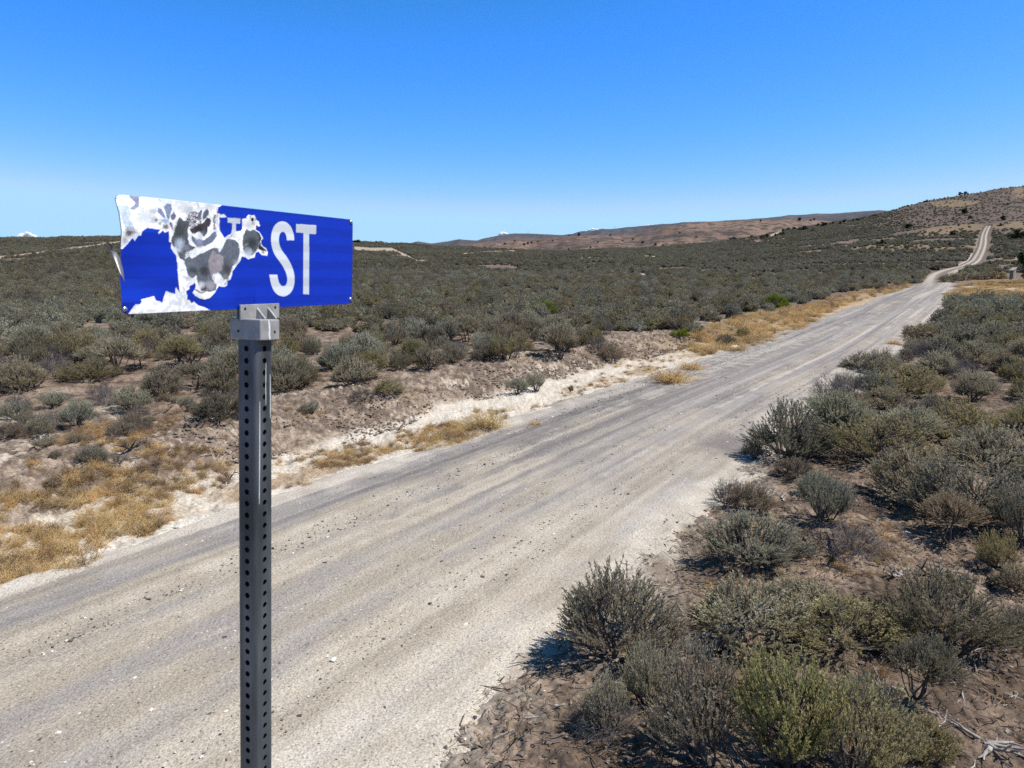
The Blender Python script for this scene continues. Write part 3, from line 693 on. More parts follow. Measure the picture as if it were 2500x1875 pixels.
def build_blade():
    nu, nv = 880, 300
    u = np.linspace(-SW / 2, SW / 2, nu); v = np.linspace(-SH / 2, SH / 2, nv)
    Uu, Vv = np.meshgrid(u, v)
    P = SC + Uu[..., None] * SD + Vv[..., None] * SU
    px, py, _ = proj(P)
    c, ro, ws = sign_paint(px, py, Uu, Vv)
    # the S, an even brush stroke along its centre line
    cl = px_to_uv(tileP('Z', [(1564, 533), (1560, 490), (1543, 445), (1518, 423), (1497, 418), (1472, 424), (1450, 447), (1436, 488), (1433, 535), (1440, 585), (1458, 630), (1485, 668), (1515, 708), (1542, 755), (1562, 810), (1568, 858), (1562, 905), (1545, 938), (1518, 956), (1496, 957), (1470, 948), (1446, 920), (1430, 878), (1420, 818)]))
    for _ in range(2):
        cl = np.concatenate([np.stack([.75 * cl[:-1] + .25 * cl[1:], .25 * cl[:-1] + .75 * cl[1:]], 1).reshape(-1, 2)])
    e0 = np.r_[px_to_uv(tileP('Z', [(1564, 533)])), cl, px_to_uv(tileP('Z', [(1420, 818)]))]
    dS = dline(Uu, Vv, [tuple(p) for p in e0])
    band = .5 + .5 * np.sign(np.sin(Vv / .0195 * np.pi)) * np.minimum(1, 2.5 * np.abs(np.sin(Vv / .0195 * np.pi)))
    lw = (srgb(224, 232, 242) * .80)[None, None, :] * (.86 + .17 * band)[..., None]
    cut = ~(((py > proj(SC + e0[0][0] * SD + e0[0][1] * SU)[1]) & (np.abs(px - (250 + 1564 / 3.403)) < 10) & (py < 430 + 600 / 3.403)) |
            ((py < proj(SC + e0[-1][0] * SD + e0[-1][1] * SU)[1]) & (np.abs(px - (250 + 1420 / 3.403)) < 10) & (py > 430 + 730 / 3.403)))
    mS = (dS < .0112) & cut
    c = mixc(c, np.broadcast_to(lw, c.shape), mS.astype(float))
    # soften pixel steps of the masks a little
    for _ in range(1):
        c[1:-1, 1:-1] = .5 * c[1:-1, 1:-1] + .125 * (c[:-2, 1:-1] + c[2:, 1:-1] + c[1:-1, :-2] + c[1:-1, 2:])
    # dents and the bent corner
    du = Uu + SW / 2; t = (Vv + SH / 2) / SH
    prof = np.interp(t, [0, .1, .3, .5, .7, .85, 1.0], [-.001, .002, -.002, .002, .007, .001, -.0125])
    bend = prof * np.exp(-(du / .055) ** 1.5)
    bend = bend + .003 * np.sin(du * 38) * np.exp(-((Vv + SH / 2) / .03) ** 2) * (du < .3)
    bend = bend + (fbm(Uu * 16, Vv * 16, 120, 2) - .5) * .004 * ws
    P = P + bend[..., None] * SN
    # rounded corners
    rad = .012
    cxm = np.maximum(np.abs(Uu) - (SW / 2 - rad), 0); cym = np.maximum(np.abs(Vv) - (SH / 2 - rad), 0)
    keep = np.hypot(cxm, cym) <= rad
    fcs = gridfaces(nv, nu)
    k = keep.ravel(); fk = fcs[k[fcs].all(1)]
    front = P.reshape(-1, 3)
    th = .0024
    back = front - SN * th
    nF = len(front)
    # rim: edges used once
    e = np.concatenate([fk[:, [0, 1]], fk[:, [1, 2]], fk[:, [2, 3]], fk[:, [3, 0]]])
    key = np.sort(e, 1); kk = key[:, 0].astype(np.int64) * nF + key[:, 1]
    uq, idx, cnt = np.unique(kk, return_index=True, return_counts=True)
    eb = e[idx[cnt == 1]]
    rim = np.c_[eb[:, 1], eb[:, 0], eb[:, 0] + nF, eb[:, 1] + nF]
    V = to_local(np.r_[front, back])
    faces = [fk, fk[:, ::-1] + nF, rim]
    allf = np.r_[faces[0], faces[1], faces[2]]
    mi = np.r_[np.zeros(len(fk)), np.ones(len(fk)), np.full(len(rim), 1)]
    used = np.unique(allf); rem = np.full(len(V), -1); rem[used] = np.arange(len(used))
    cols = np.r_[c.reshape(-1, 3), np.full((nF, 3), .3)]
    rr_ = np.r_[ro.ravel(), np.full(nF, .4)]
    me = new_mesh("sign_blade", V[used], rem[allf], [M_sheet, M_alu_dull], True, np.clip(cols[used], 0, 1), mi, tint=rr_[used])
    return me

M_sheet, nt, b = mat("reflective_sheeting")
a1 = N(nt, 'ShaderNodeAttribute', attribute_name='Col'); a2 = N(nt, 'ShaderNodeAttribute', attribute_name='tint')
nt.links.new(a1.outputs['Color'], b.inputs['Base Color']); nt.links.new(a2.outputs['Fac'], b.inputs['Roughness'])
b.inputs['Specular IOR Level'].default_value = .35
M_alu_dull = plain_material("dull_aluminium", (.16, .16, .17), .5, .6, .1, 30., (.30, .30, .31))
M_alu = plain_material("cast_aluminium", (.25, .25, .25), .42, .25, .08, 40., (.37, .37, .37), bump=.05)
M_galv = plain_material("galvanised_steel", (.060, .070, .082), .36, .5, .10, 26., (.15, .172, .20), (1, 1, .18))
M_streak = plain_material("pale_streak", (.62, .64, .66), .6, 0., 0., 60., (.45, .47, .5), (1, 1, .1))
M_bolt = plain_material("zinc_rivet", (.55, .55, .56), .35, .9)
M_hole = plain_material("bolt_socket", (.02, .02, .022), .6, .3)

blade = link("sign_panel", build_blade(), sign)

# post ------------------------------------------------------------------
PN = R(112.0)                                   # bearing of the sunny face
RN = np.array([math.sin(PN), math.cos(PN), 0]); RN -= SU * (RN @ SU); RN /= np.linalg.norm(RN)
RT = np.cross(SU, RN)                           # along that face, away from the viewer
def P2(a, b_, h):                               # a along RN, b along RT, h along SU from PA
    return PA + np.multiply.outer(a, RN) + np.multiply.outer(b_, RT) + np.multiply.outer(h, SU)
INCH = .0254
def build_post():
    hw = INCH; cr = .0072; wall = .0021; hr = .0061; ns = 16
    top = .128; nh = 122
    V = []; Fq = []; cnt = 0
    th = np.arange(ns) * 2 * np.pi / ns
    sq = []
    half = hw - cr
    for t in th:
        c_, s_ = math.cos(t), math.sin(t); m = max(abs(c_), abs(s_)); sq.append((c_ / m, s_ / m))
    sq = np.array(sq)
    ring_h = np.c_[np.cos(th) * hr, np.sin(th) * hr]
    ring_s = np.c_[sq[:, 0] * half, sq[:, 1] * INCH / 2]
    for f in range(4):
        an = f * math.pi / 2; ax = (math.cos(an), math.sin(an)); ay = (-math.sin(an), math.cos(an))
        for i in range(nh):
            hc = top - INCH * (i + .5)
            for (w0, depth) in ((ring_s, hw), (ring_h, hw), (ring_h, hw - wall), (ring_s, hw - wall)):
                p, q = w0[:, 0], w0[:, 1]
                a = ax[0] * depth + ay[0] * p; b2 = ax[1] * depth + ay[1] * p
                V.append(PA + a[:, None] * RN + b2[:, None] * RT + (hc + q)[:, None] * SU)
            j = np.arange(ns); j2 = (j + 1) % ns
            for r in range(3):
                Fq.append(np.c_[cnt + r * ns + j, cnt + r * ns + j2, cnt + (r + 1) * ns + j2, cnt + (r + 1) * ns + j])
            cnt += 4 * ns
        # rounded corner strip
        k = 5
        hs = np.array([top, top - INCH * nh])
        for dep, inner in ((cr, 0),):
            tt = np.linspace(0, math.pi / 2, k)
            strip = []
            for t in tt:
                cxx = half + dep * math.cos(t); cyy = half + dep * math.sin(t)
                a = ax[0] * cxx + ay[0] * cyy; b2 = ax[1] * cxx + ay[1] * cyy
                strip.append(PA + a * RN + b2 * RT + hs[:, None] * SU)
            strip = np.array(strip).reshape(-1, 3)
            V.append(strip)
            for q in range(k - 1):
                Fq.append(np.array([[cnt + 2 * q, cnt + 2 * q + 1, cnt + 2 * q + 3, cnt + 2 * q + 2]]))
            cnt += 2 * k
    V = np.concatenate(V); Fq = np.concatenate(Fq)
    return new_mesh("post", to_local(V), Fq, [M_galv], False)
post = link("post", build_post(), sign)
hA = 1.58 * INCH; hB = 1.14 * INCH
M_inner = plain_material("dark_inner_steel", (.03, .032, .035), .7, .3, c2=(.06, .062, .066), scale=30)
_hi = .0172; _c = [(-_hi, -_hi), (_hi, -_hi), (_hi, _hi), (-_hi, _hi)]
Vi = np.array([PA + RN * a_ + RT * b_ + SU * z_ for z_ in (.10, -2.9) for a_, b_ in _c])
link("added_sleeve", new_mesh("added_sleeve", to_local(Vi), np.array([[0, 1, 5, 4], [1, 2, 6, 5], [2, 3, 7, 6], [3, 0, 4, 7]]), [M_inner]), post)  # sleeve added inside the post so its holes look dark
# pale run-off streaks on the sunny face, thin films just proud of the steel
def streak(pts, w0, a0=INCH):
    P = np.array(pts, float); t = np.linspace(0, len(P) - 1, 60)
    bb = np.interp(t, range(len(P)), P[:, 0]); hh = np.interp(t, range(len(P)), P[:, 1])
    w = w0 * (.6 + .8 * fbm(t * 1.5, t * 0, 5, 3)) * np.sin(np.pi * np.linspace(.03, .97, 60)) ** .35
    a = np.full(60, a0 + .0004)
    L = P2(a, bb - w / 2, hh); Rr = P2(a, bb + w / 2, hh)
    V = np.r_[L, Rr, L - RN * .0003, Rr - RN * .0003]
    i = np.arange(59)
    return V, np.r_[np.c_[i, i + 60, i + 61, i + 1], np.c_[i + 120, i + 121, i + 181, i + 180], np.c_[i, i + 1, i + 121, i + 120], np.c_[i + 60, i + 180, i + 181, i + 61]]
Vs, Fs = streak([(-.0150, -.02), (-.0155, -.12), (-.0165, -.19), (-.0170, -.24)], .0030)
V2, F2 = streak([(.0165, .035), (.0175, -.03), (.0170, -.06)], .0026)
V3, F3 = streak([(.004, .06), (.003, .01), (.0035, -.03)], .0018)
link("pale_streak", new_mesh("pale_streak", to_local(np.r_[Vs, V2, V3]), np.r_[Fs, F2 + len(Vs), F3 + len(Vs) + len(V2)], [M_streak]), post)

# cap bracket -------------------------------------------------------------
def boxm(o_, ex, ey, ez, a, b_, c_):
    """box with corner ranges along three axes"""
    V = np.array([o_ + ex * i + ey * j + ez * k for k in c_ for j in b_ for i in a])
    Fq = np.array([[0, 2, 3, 1], [4, 5, 7, 6], [0, 1, 5, 4], [2, 6, 7, 3], [0, 4, 6, 2], [1, 3, 7, 5]])
    return V, Fq
def bevobj(name, V, Fq, m, parent, w=.0018):
    o = link(name, new_mesh(name, to_local(V), Fq, [m]), parent)
    bv = o.modifiers.new("bevel", 'BEVEL'); bv.width = w; bv.segments = 3; bv.limit_method = 'ANGLE'
    return o
CT_, CB_ = .1515, .1085                           # top and bottom of the socket along the post
socket = bevobj("bracket_socket", *boxm(PA, RN, RT, SU, (-hA, hA), (-hB, hB), (CB_, CT_)), M_alu, sign, .0022)
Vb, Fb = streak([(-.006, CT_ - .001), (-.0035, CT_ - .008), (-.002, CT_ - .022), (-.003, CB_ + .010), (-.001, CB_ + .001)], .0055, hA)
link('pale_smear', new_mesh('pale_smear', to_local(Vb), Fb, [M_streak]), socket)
# the slot plates follow the panel
BO = SC - SU * (SH / 2)                           # middle of the panel's lower edge
fu0, fu1 = px_to_uv([(582, 765)])[0][0], px_to_uv([(677, 765)])[0][0]
hb = float((PA + SU * CT_ - BO) @ SU)
for s_, nm in ((1, "front_plate"), (-1, "rear_plate")):
    lo, hi = (.0012, .0062) if s_ > 0 else (-.0085, -.0036)
    V, Fq = boxm(BO, SD, SN, SU, (fu0, fu1), (lo, hi), (hb - .001, hb + .031))
    pl = bevobj("slot_plate", V, Fq, M_alu, socket, .001)
# keel joining plates
V, Fq = boxm(BO, SD, SN, SU, (fu0, fu1), (-.0036, .0012), (hb - .001, hb + .002))
bevobj("slot_floor", V, Fq, M_alu, socket, .0004)
for fr in (.42, .70):
    uc = fu0 + (fu1 - fu0) * fr
    w = .0022
    A = np.array([BO + SD * (uc + dx) + SN * y + SU * (hb + z) for dx in (-w, w) for y, z in ((.0060, -.0008), (.0300, -.0008), (.0290, .0030), (.0060, .0235))])
    Fq = [np.array([[0, 1, 2, 3], [7, 6, 5, 4], [0, 4, 5, 1], [1, 5, 6, 2], [2, 6, 7, 3], [3, 7, 4, 0]])]
    bevobj("gusset", A, Fq[0], M_alu, socket, .0006)
def disc(o_, n_, r, hgt, k=14, dome=False):
    n_ = n_ / np.linalg.norm(n_); ref = np.array([0, 0, 1.]); a = np.cross(n_, ref); a /= np.linalg.norm(a); b_ = np.cross(n_, a)
    t = np.arange(k) * 2 * np.pi / k
    rings = [(r, -.001), (r, hgt * .35), (r * .72, hgt * .85), (0.001, hgt)] if dome else [(r, -.001), (r, hgt), (.0003, hgt)]
    V = np.concatenate([o_ + n_ * h + rr_ * (np.cos(t)[:, None] * a + np.sin(t)[:, None] * b_) for rr_, h in rings])
    Q = []
    for i in range(len(rings) - 1):
        j = np.arange(k); j2 = (j + 1) % k
        Q.append(np.c_[i * k + j, i * k + j2, (i + 1) * k + j2, (i + 1) * k + j])
    return V, np.concatenate(Q)
for o_, n_ in ((PA + RN * hA + RT * .014 + SU * (CB_ + .017), RN), (PA - RT * hB - RN * .018 + SU * (CB_ + .017), -RT),
               (BO + SN * .0062 + SD * (fu0 + .012) + SU * (hb + .0225), SN), (BO + SN * .0062 + SD * (fu1 - .012) + SU * (hb + .0225), SN)):
    V, Q = disc(o_, n_, .0030, .0003); link("set_screw", new_mesh("set_screw", to_local(V), Q, [M_hole]), socket)
for zx, zy in ((2063, 380), (2060, 1022), (185, 1105)):
    uv = px_to_uv(tileP('Z', [(zx, zy)]))[0]
    V, Q = disc(SC + SD * uv[0] + SU * uv[1] + SN * .0005, SN, .0046, .0026, 16, True)
    o = link("rivet", new_mesh("rivet", to_local(V), Q, [M_bolt], True), blade)
# torn flap hanging off behind the left end
def flap():
    ctl = [((294, 670), (304, 690)), ((279, 632), (301, 662)), ((267, 605), (293, 632)), ((256, 587), (276, 603)), ((251, 581), (262, 588))]
    n = 24; t = np.linspace(0, 4, n); rows = []
    for i, tt in enumerate(t):
        for side in (0, 1):
            x = np.interp(tt, range(5), [c[side][0] for c in ctl]); y = np.interp(tt, range(5), [c[side][1] for c in ctl])
            q = ray(x, y); dep = 1.20 + .012 * math.sin(tt) + side * .01
            rows.append(CAM + q * dep)
    V = np.array(rows); th_ = np.array([.0006, -.0003, 0])
    i = np.arange(n - 1) * 2
    m = len(V)
    Q = np.r_[np.c_[i, i + 1, i + 3, i + 2], np.c_[i + m, i + m + 2, i + m + 3, i + m + 1], np.c_[i, i + 2, i + m + 2, i + m], np.c_[i + 1, i + m + 1, i + m + 3, i + 3]]
    return new_mesh("flap", to_local(np.r_[V, V + th_]), Q, [M_alu_dull], True)
link("torn_flap", flap(), blade)

# ------------------------------------------------------------------ shrubs
def rand_unit(r, n):
    v = r.normal(size=(n, 3)); return unit(v)

def bush_skeleton(r, style, nm, ntw, seed):
    """main stems, branchlets and outer twigs of a shrub whose crown is a set of leafy lobes"""
    asp = dict(dome=.78, upright=1.0, tree=.9, sparse=1.0, dead=.8)[style]
    zc = .50 if style == 'tree' else .10
    def env(D):
        lat = D[:, :2] / (np.linalg.norm(D[:, :2], axis=1, keepdims=True) + 1e-6)
        e = 1 / np.sqrt((np.hypot(D[:, 0], D[:, 1]) / .50) ** 2 + ((D[:, 2]) / (.95 - zc)) ** 2)
        b = fbm(D[:, 0] * 2.1 + seed, D[:, 1] * 2.1 + D[:, 2] * 1.6, seed, 2)
        return e * (.62 + .62 * b), b
    phm = R(80) if style in ('dome', 'dead') else (R(60) if style in ('upright', 'sparse') else R(95))
    cph = 1 - (1 - math.cos(phm)) * r.random(ntw * 3); az = r.random(ntw * 3) * 6.283
    sph = np.sqrt(1 - cph ** 2)
    D = np.c_[np.sin(az) * sph, np.cos(az) * sph, cph]
    e, b = env(D)
    # gaps between the lobes
    g = fbm(D[:, 0] * 4.2 - seed, D[:, 1] * 4.2 + D[:, 2] * 3.5, seed + 9, 2)
    k = np.nonzero(g > (.43 if style not in ('sparse', 'dead') else .36))[0][:ntw]
    D, e, g = D[k], e[k], g[k]
    c0 = np.array([0, 0, zc])
    dep = np.where(r.random(len(k)) < .72, r.uniform(.70, .93, len(k)), r.uniform(.38, .75, len(k)))
    T0 = c0 + D * (e * dep)[:, None]
    T0[:, 2] = np.maximum(T0[:, 2], .05)
    up = .75 if style in ('upright', 'sparse') else .5
    Td = unit(D * .75 + rand_unit(r, len(k)) * .38 + np.array([0, 0, up]))
    Tl = r.uniform(.09, .19, len(k)) * (1.15 if style != 'dome' else 1)
    # stems run from the base to anchor points inside the crown
    am = r.choice(len(k), nm, replace=False); A = c0 + D[am] * (e[am] * .72)[:, None]
    t = np.linspace(0, 1, 6)
    base = np.c_[r.normal(size=(nm, 2)) * .03, np.full(nm, -.03)]
    P = base[:, None] * (1 - t)[None, :, None] + A[:, None] * t[None, :, None]
    P[:, :, 2] -= (.10 * np.sin(t * np.pi))[None, :] * (np.hypot(A[:, 0], A[:, 1]) / .4)[:, None]
    P = P + r.normal(size=P.shape) * .016 * np.sin(t * np.pi)[None, :, None]
    rad = .028 * (1 - .72 * t)[None, :] * (.6 + .6 * r.random(nm))[:, None]
    # branchlets tie each group of twigs to the nearest stem
    nb = max(8, len(k) // 5); bi = r.choice(len(k), nb, replace=False); B1 = T0[bi]
    dd = ((B1[:, None, None] - P[None, :, 2:]) ** 2).sum(-1).reshape(nb, -1); q = dd.argmin(1)
    B0 = P[:, 2:].reshape(-1, 3)[q]; ts = np.linspace(0, 1, 4)
    SP = B0[:, None] + (B1 - B0)[:, None] * ts[None, :, None]; SP[:, :, 2] -= (.03 * np.sin(ts * np.pi))[None]
    Sr = .0085 * (1 - .6 * ts)[None] * np.ones((nb, 1))
    lob = np.floor(fbm(D[:, 0] * 3.3 + seed, D[:, 1] * 3.3 + D[:, 2] * 3, seed + 4, 2) * 12).astype(int)
    return P, rad, SP, Sr, T0, Td, Tl, lob

def leaf_quads(r, T0, Td, Tl, per, ll, lw, spread=.7, face=.75):
    n = len(T0)
    f = np.repeat(np.arange(n), per)
    tt = r.random(len(f)) ** .7
    b = T0[f] + Td[f] * (Tl[f] * tt)[:, None]
    d = unit(Td[f] * .8 + rand_unit(r, len(f)) * spread + np.array([0, 0, .15]))
    out = unit(T0[f] - np.array([0, 0, .25])) + np.array([0, 0, .25]) + rand_unit(r, len(f)) * face
    w = unit(np.cross(d, out))
    L = ll * (.6 + .8 * r.random(len(f)))[:, None]; Wd = lw * (.6 + .8 * r.random(len(f)))[:, None]
    V = np.stack([b, b + d * L * .55 + w * Wd * .5, b + d * L, b + d * L * .55 - w * Wd * .5], 1).reshape(-1, 3)
    return V, np.arange(len(V)).reshape(-1, 4), f

def make_bush(name, seed, style='dome', nm=9, ntw=520, per=17, ll=.027, lw=.0078, twigs=True, leafmat=None, single=False, core=0):
    r = np.random.default_rng(seed)
    P, rad, SP, Sr, T0, Td, Tl, lob = bush_skeleton(r, style, nm, ntw, seed)
    parts = [tubes(P, rad, 5 if not single else 3)]
    if twigs:
        parts.append(tubes(SP, Sr, 3))
        TP = np.stack([T0 - Td * .05, T0 + Td * Tl[:, None]], 1)
        parts.append(tubes(TP, np.tile(np.array([.0024, .0012]) * (1.1 if style == 'dead' else 1), (len(T0), 1)), 3))
        if style == 'dead':
            n = len(T0); f = np.repeat(np.arange(n), 3)
            b = T0[f] + Td[f] * (Tl[f] * r.random(len(f)))[:, None]; d = unit(Td[f] + rand_unit(r, len(f)) * .8)
            parts.append(tubes(np.stack([b, b + d * (.03 + .07 * r.random(len(f)))[:, None]], 1), np.tile([.0028, .0012], (len(f), 1)), 3))
    sv = np.concatenate([p[0] for p in parts]); o_ = np.r_[0, np.cumsum([len(p[0]) for p in parts])[:-1]]
    sq = np.concatenate([p[1] + k for p, k in zip(parts, o_)])
    if style == 'dead':
        return new_mesh(name, sv, sq, [FOL['dead']], False, tint=r.random(len(sv)) * .3 + .35), None
    if core:  # solid dome added inside the crown to block light and darken gaps
        a, p = np.meshgrid(np.linspace(0, 2 * np.pi, 13)[:-1], np.array([R(6), R(28), R(50), R(72), R(92), R(112)]))
        dx, dy, dz = np.sin(p) * np.cos(a), np.sin(p) * np.sin(a), np.cos(p)
        k = core * (.62 + .75 * fbm(dx * 2.2 + seed, dy * 2.2 + dz * 2, seed, 3))
        CV = np.stack([dx * .48 * k, dy * .48 * k, .18 + dz * .58 * k], -1).reshape(-1, 3)
        i_ = np.arange(5)[:, None] * 12 + np.arange(12)[None]; j_ = np.arange(5)[:, None] * 12 + (np.arange(12)[None] + 1) % 12
        CQ = np.stack([i_, j_, j_ + 12, i_ + 12], -1).reshape(-1, 4); ctint = r.random(len(CV)) * .35 + .02  # low core tint stands in for shade inside the crown
    lv, lq, f = leaf_quads(r, T0, Td, Tl, per, ll, lw, .5 if not single else .65, .75 if single else .45)
    tlob = r.random(30); tter = r.random(len(T0))
    tl = np.repeat(np.clip(.10 + .30 * tlob[lob[f] % 30] + .35 * tter[f] + .3 * r.random(len(f)), 0, 1), 4)
    if single:
        if core: lq = np.r_[lq, CQ + len(lv)]; lv = np.r_[lv, CV]; tl = np.r_[tl, ctint]
        mi = np.r_[np.zeros(len(sq)), np.ones(len(lq))]
        return new_mesh(name, np.r_[sv, lv], np.r_[sq, lq + len(sv)], [M_stem, leafmat or FOL['grey']], False, None, mi, np.r_[np.full(len(sv), .4), tl]), None
    return new_mesh(name + "_stems", sv, sq, [M_stem], False), new_mesh(name + "_foliage", lv, lq, [leafmat or FOL['grey']], False, tint=tl)

HI = {'dome': [make_bush("bush", 100 + i, 'dome', 10, 900, 27) for i in range(6)],
      'upright': [make_bush("bush", 200 + i, 'upright', 10, 700, 27) for i in range(4)],
      'tree': [make_bush("bush", 300 + i, 'tree', 6, 780, 30) for i in range(2)],
      'sparse': [make_bush("bush", 350 + i, 'sparse', 12, 600, 24) for i in range(2)],
      'dead': [make_bush("bush", 400 + i, 'dead', 9, 420) for i in range(3)]}
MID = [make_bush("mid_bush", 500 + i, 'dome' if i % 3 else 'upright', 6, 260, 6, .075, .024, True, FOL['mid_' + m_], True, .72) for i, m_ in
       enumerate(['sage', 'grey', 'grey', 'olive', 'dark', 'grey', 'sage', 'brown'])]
MIDDEAD = [make_bush("mid_dead_bush", 550 + i, 'dead', 6, 160)[0] for i in range(2)]

def add_bush(P, w, h, style, fol, label, group=None, rz=None, name='sagebrush', tilt=0.0):
    rz = random.random() * 6.28 if rz is None else rz
    stems, leaves = random.choice(HI[style])
    root = empty(name, P, rz); ra = random.uniform(.86, 1.16); root.scale = (w * ra, w / ra, h); root.rotation_euler[0] = random.gauss(0, .10); root.rotation_euler[1] = random.gauss(0, .10)
    tag(root, label, 'shrub', group)
    if leaves is None:
        o = link("twigs", stems, root); return root
    link("stems", stems, root)
    o = link("foliage", leaves, root)
    o.material_slots[0].link = 'OBJECT'; o.material_slots[0].material = FOL[fol]
    return root

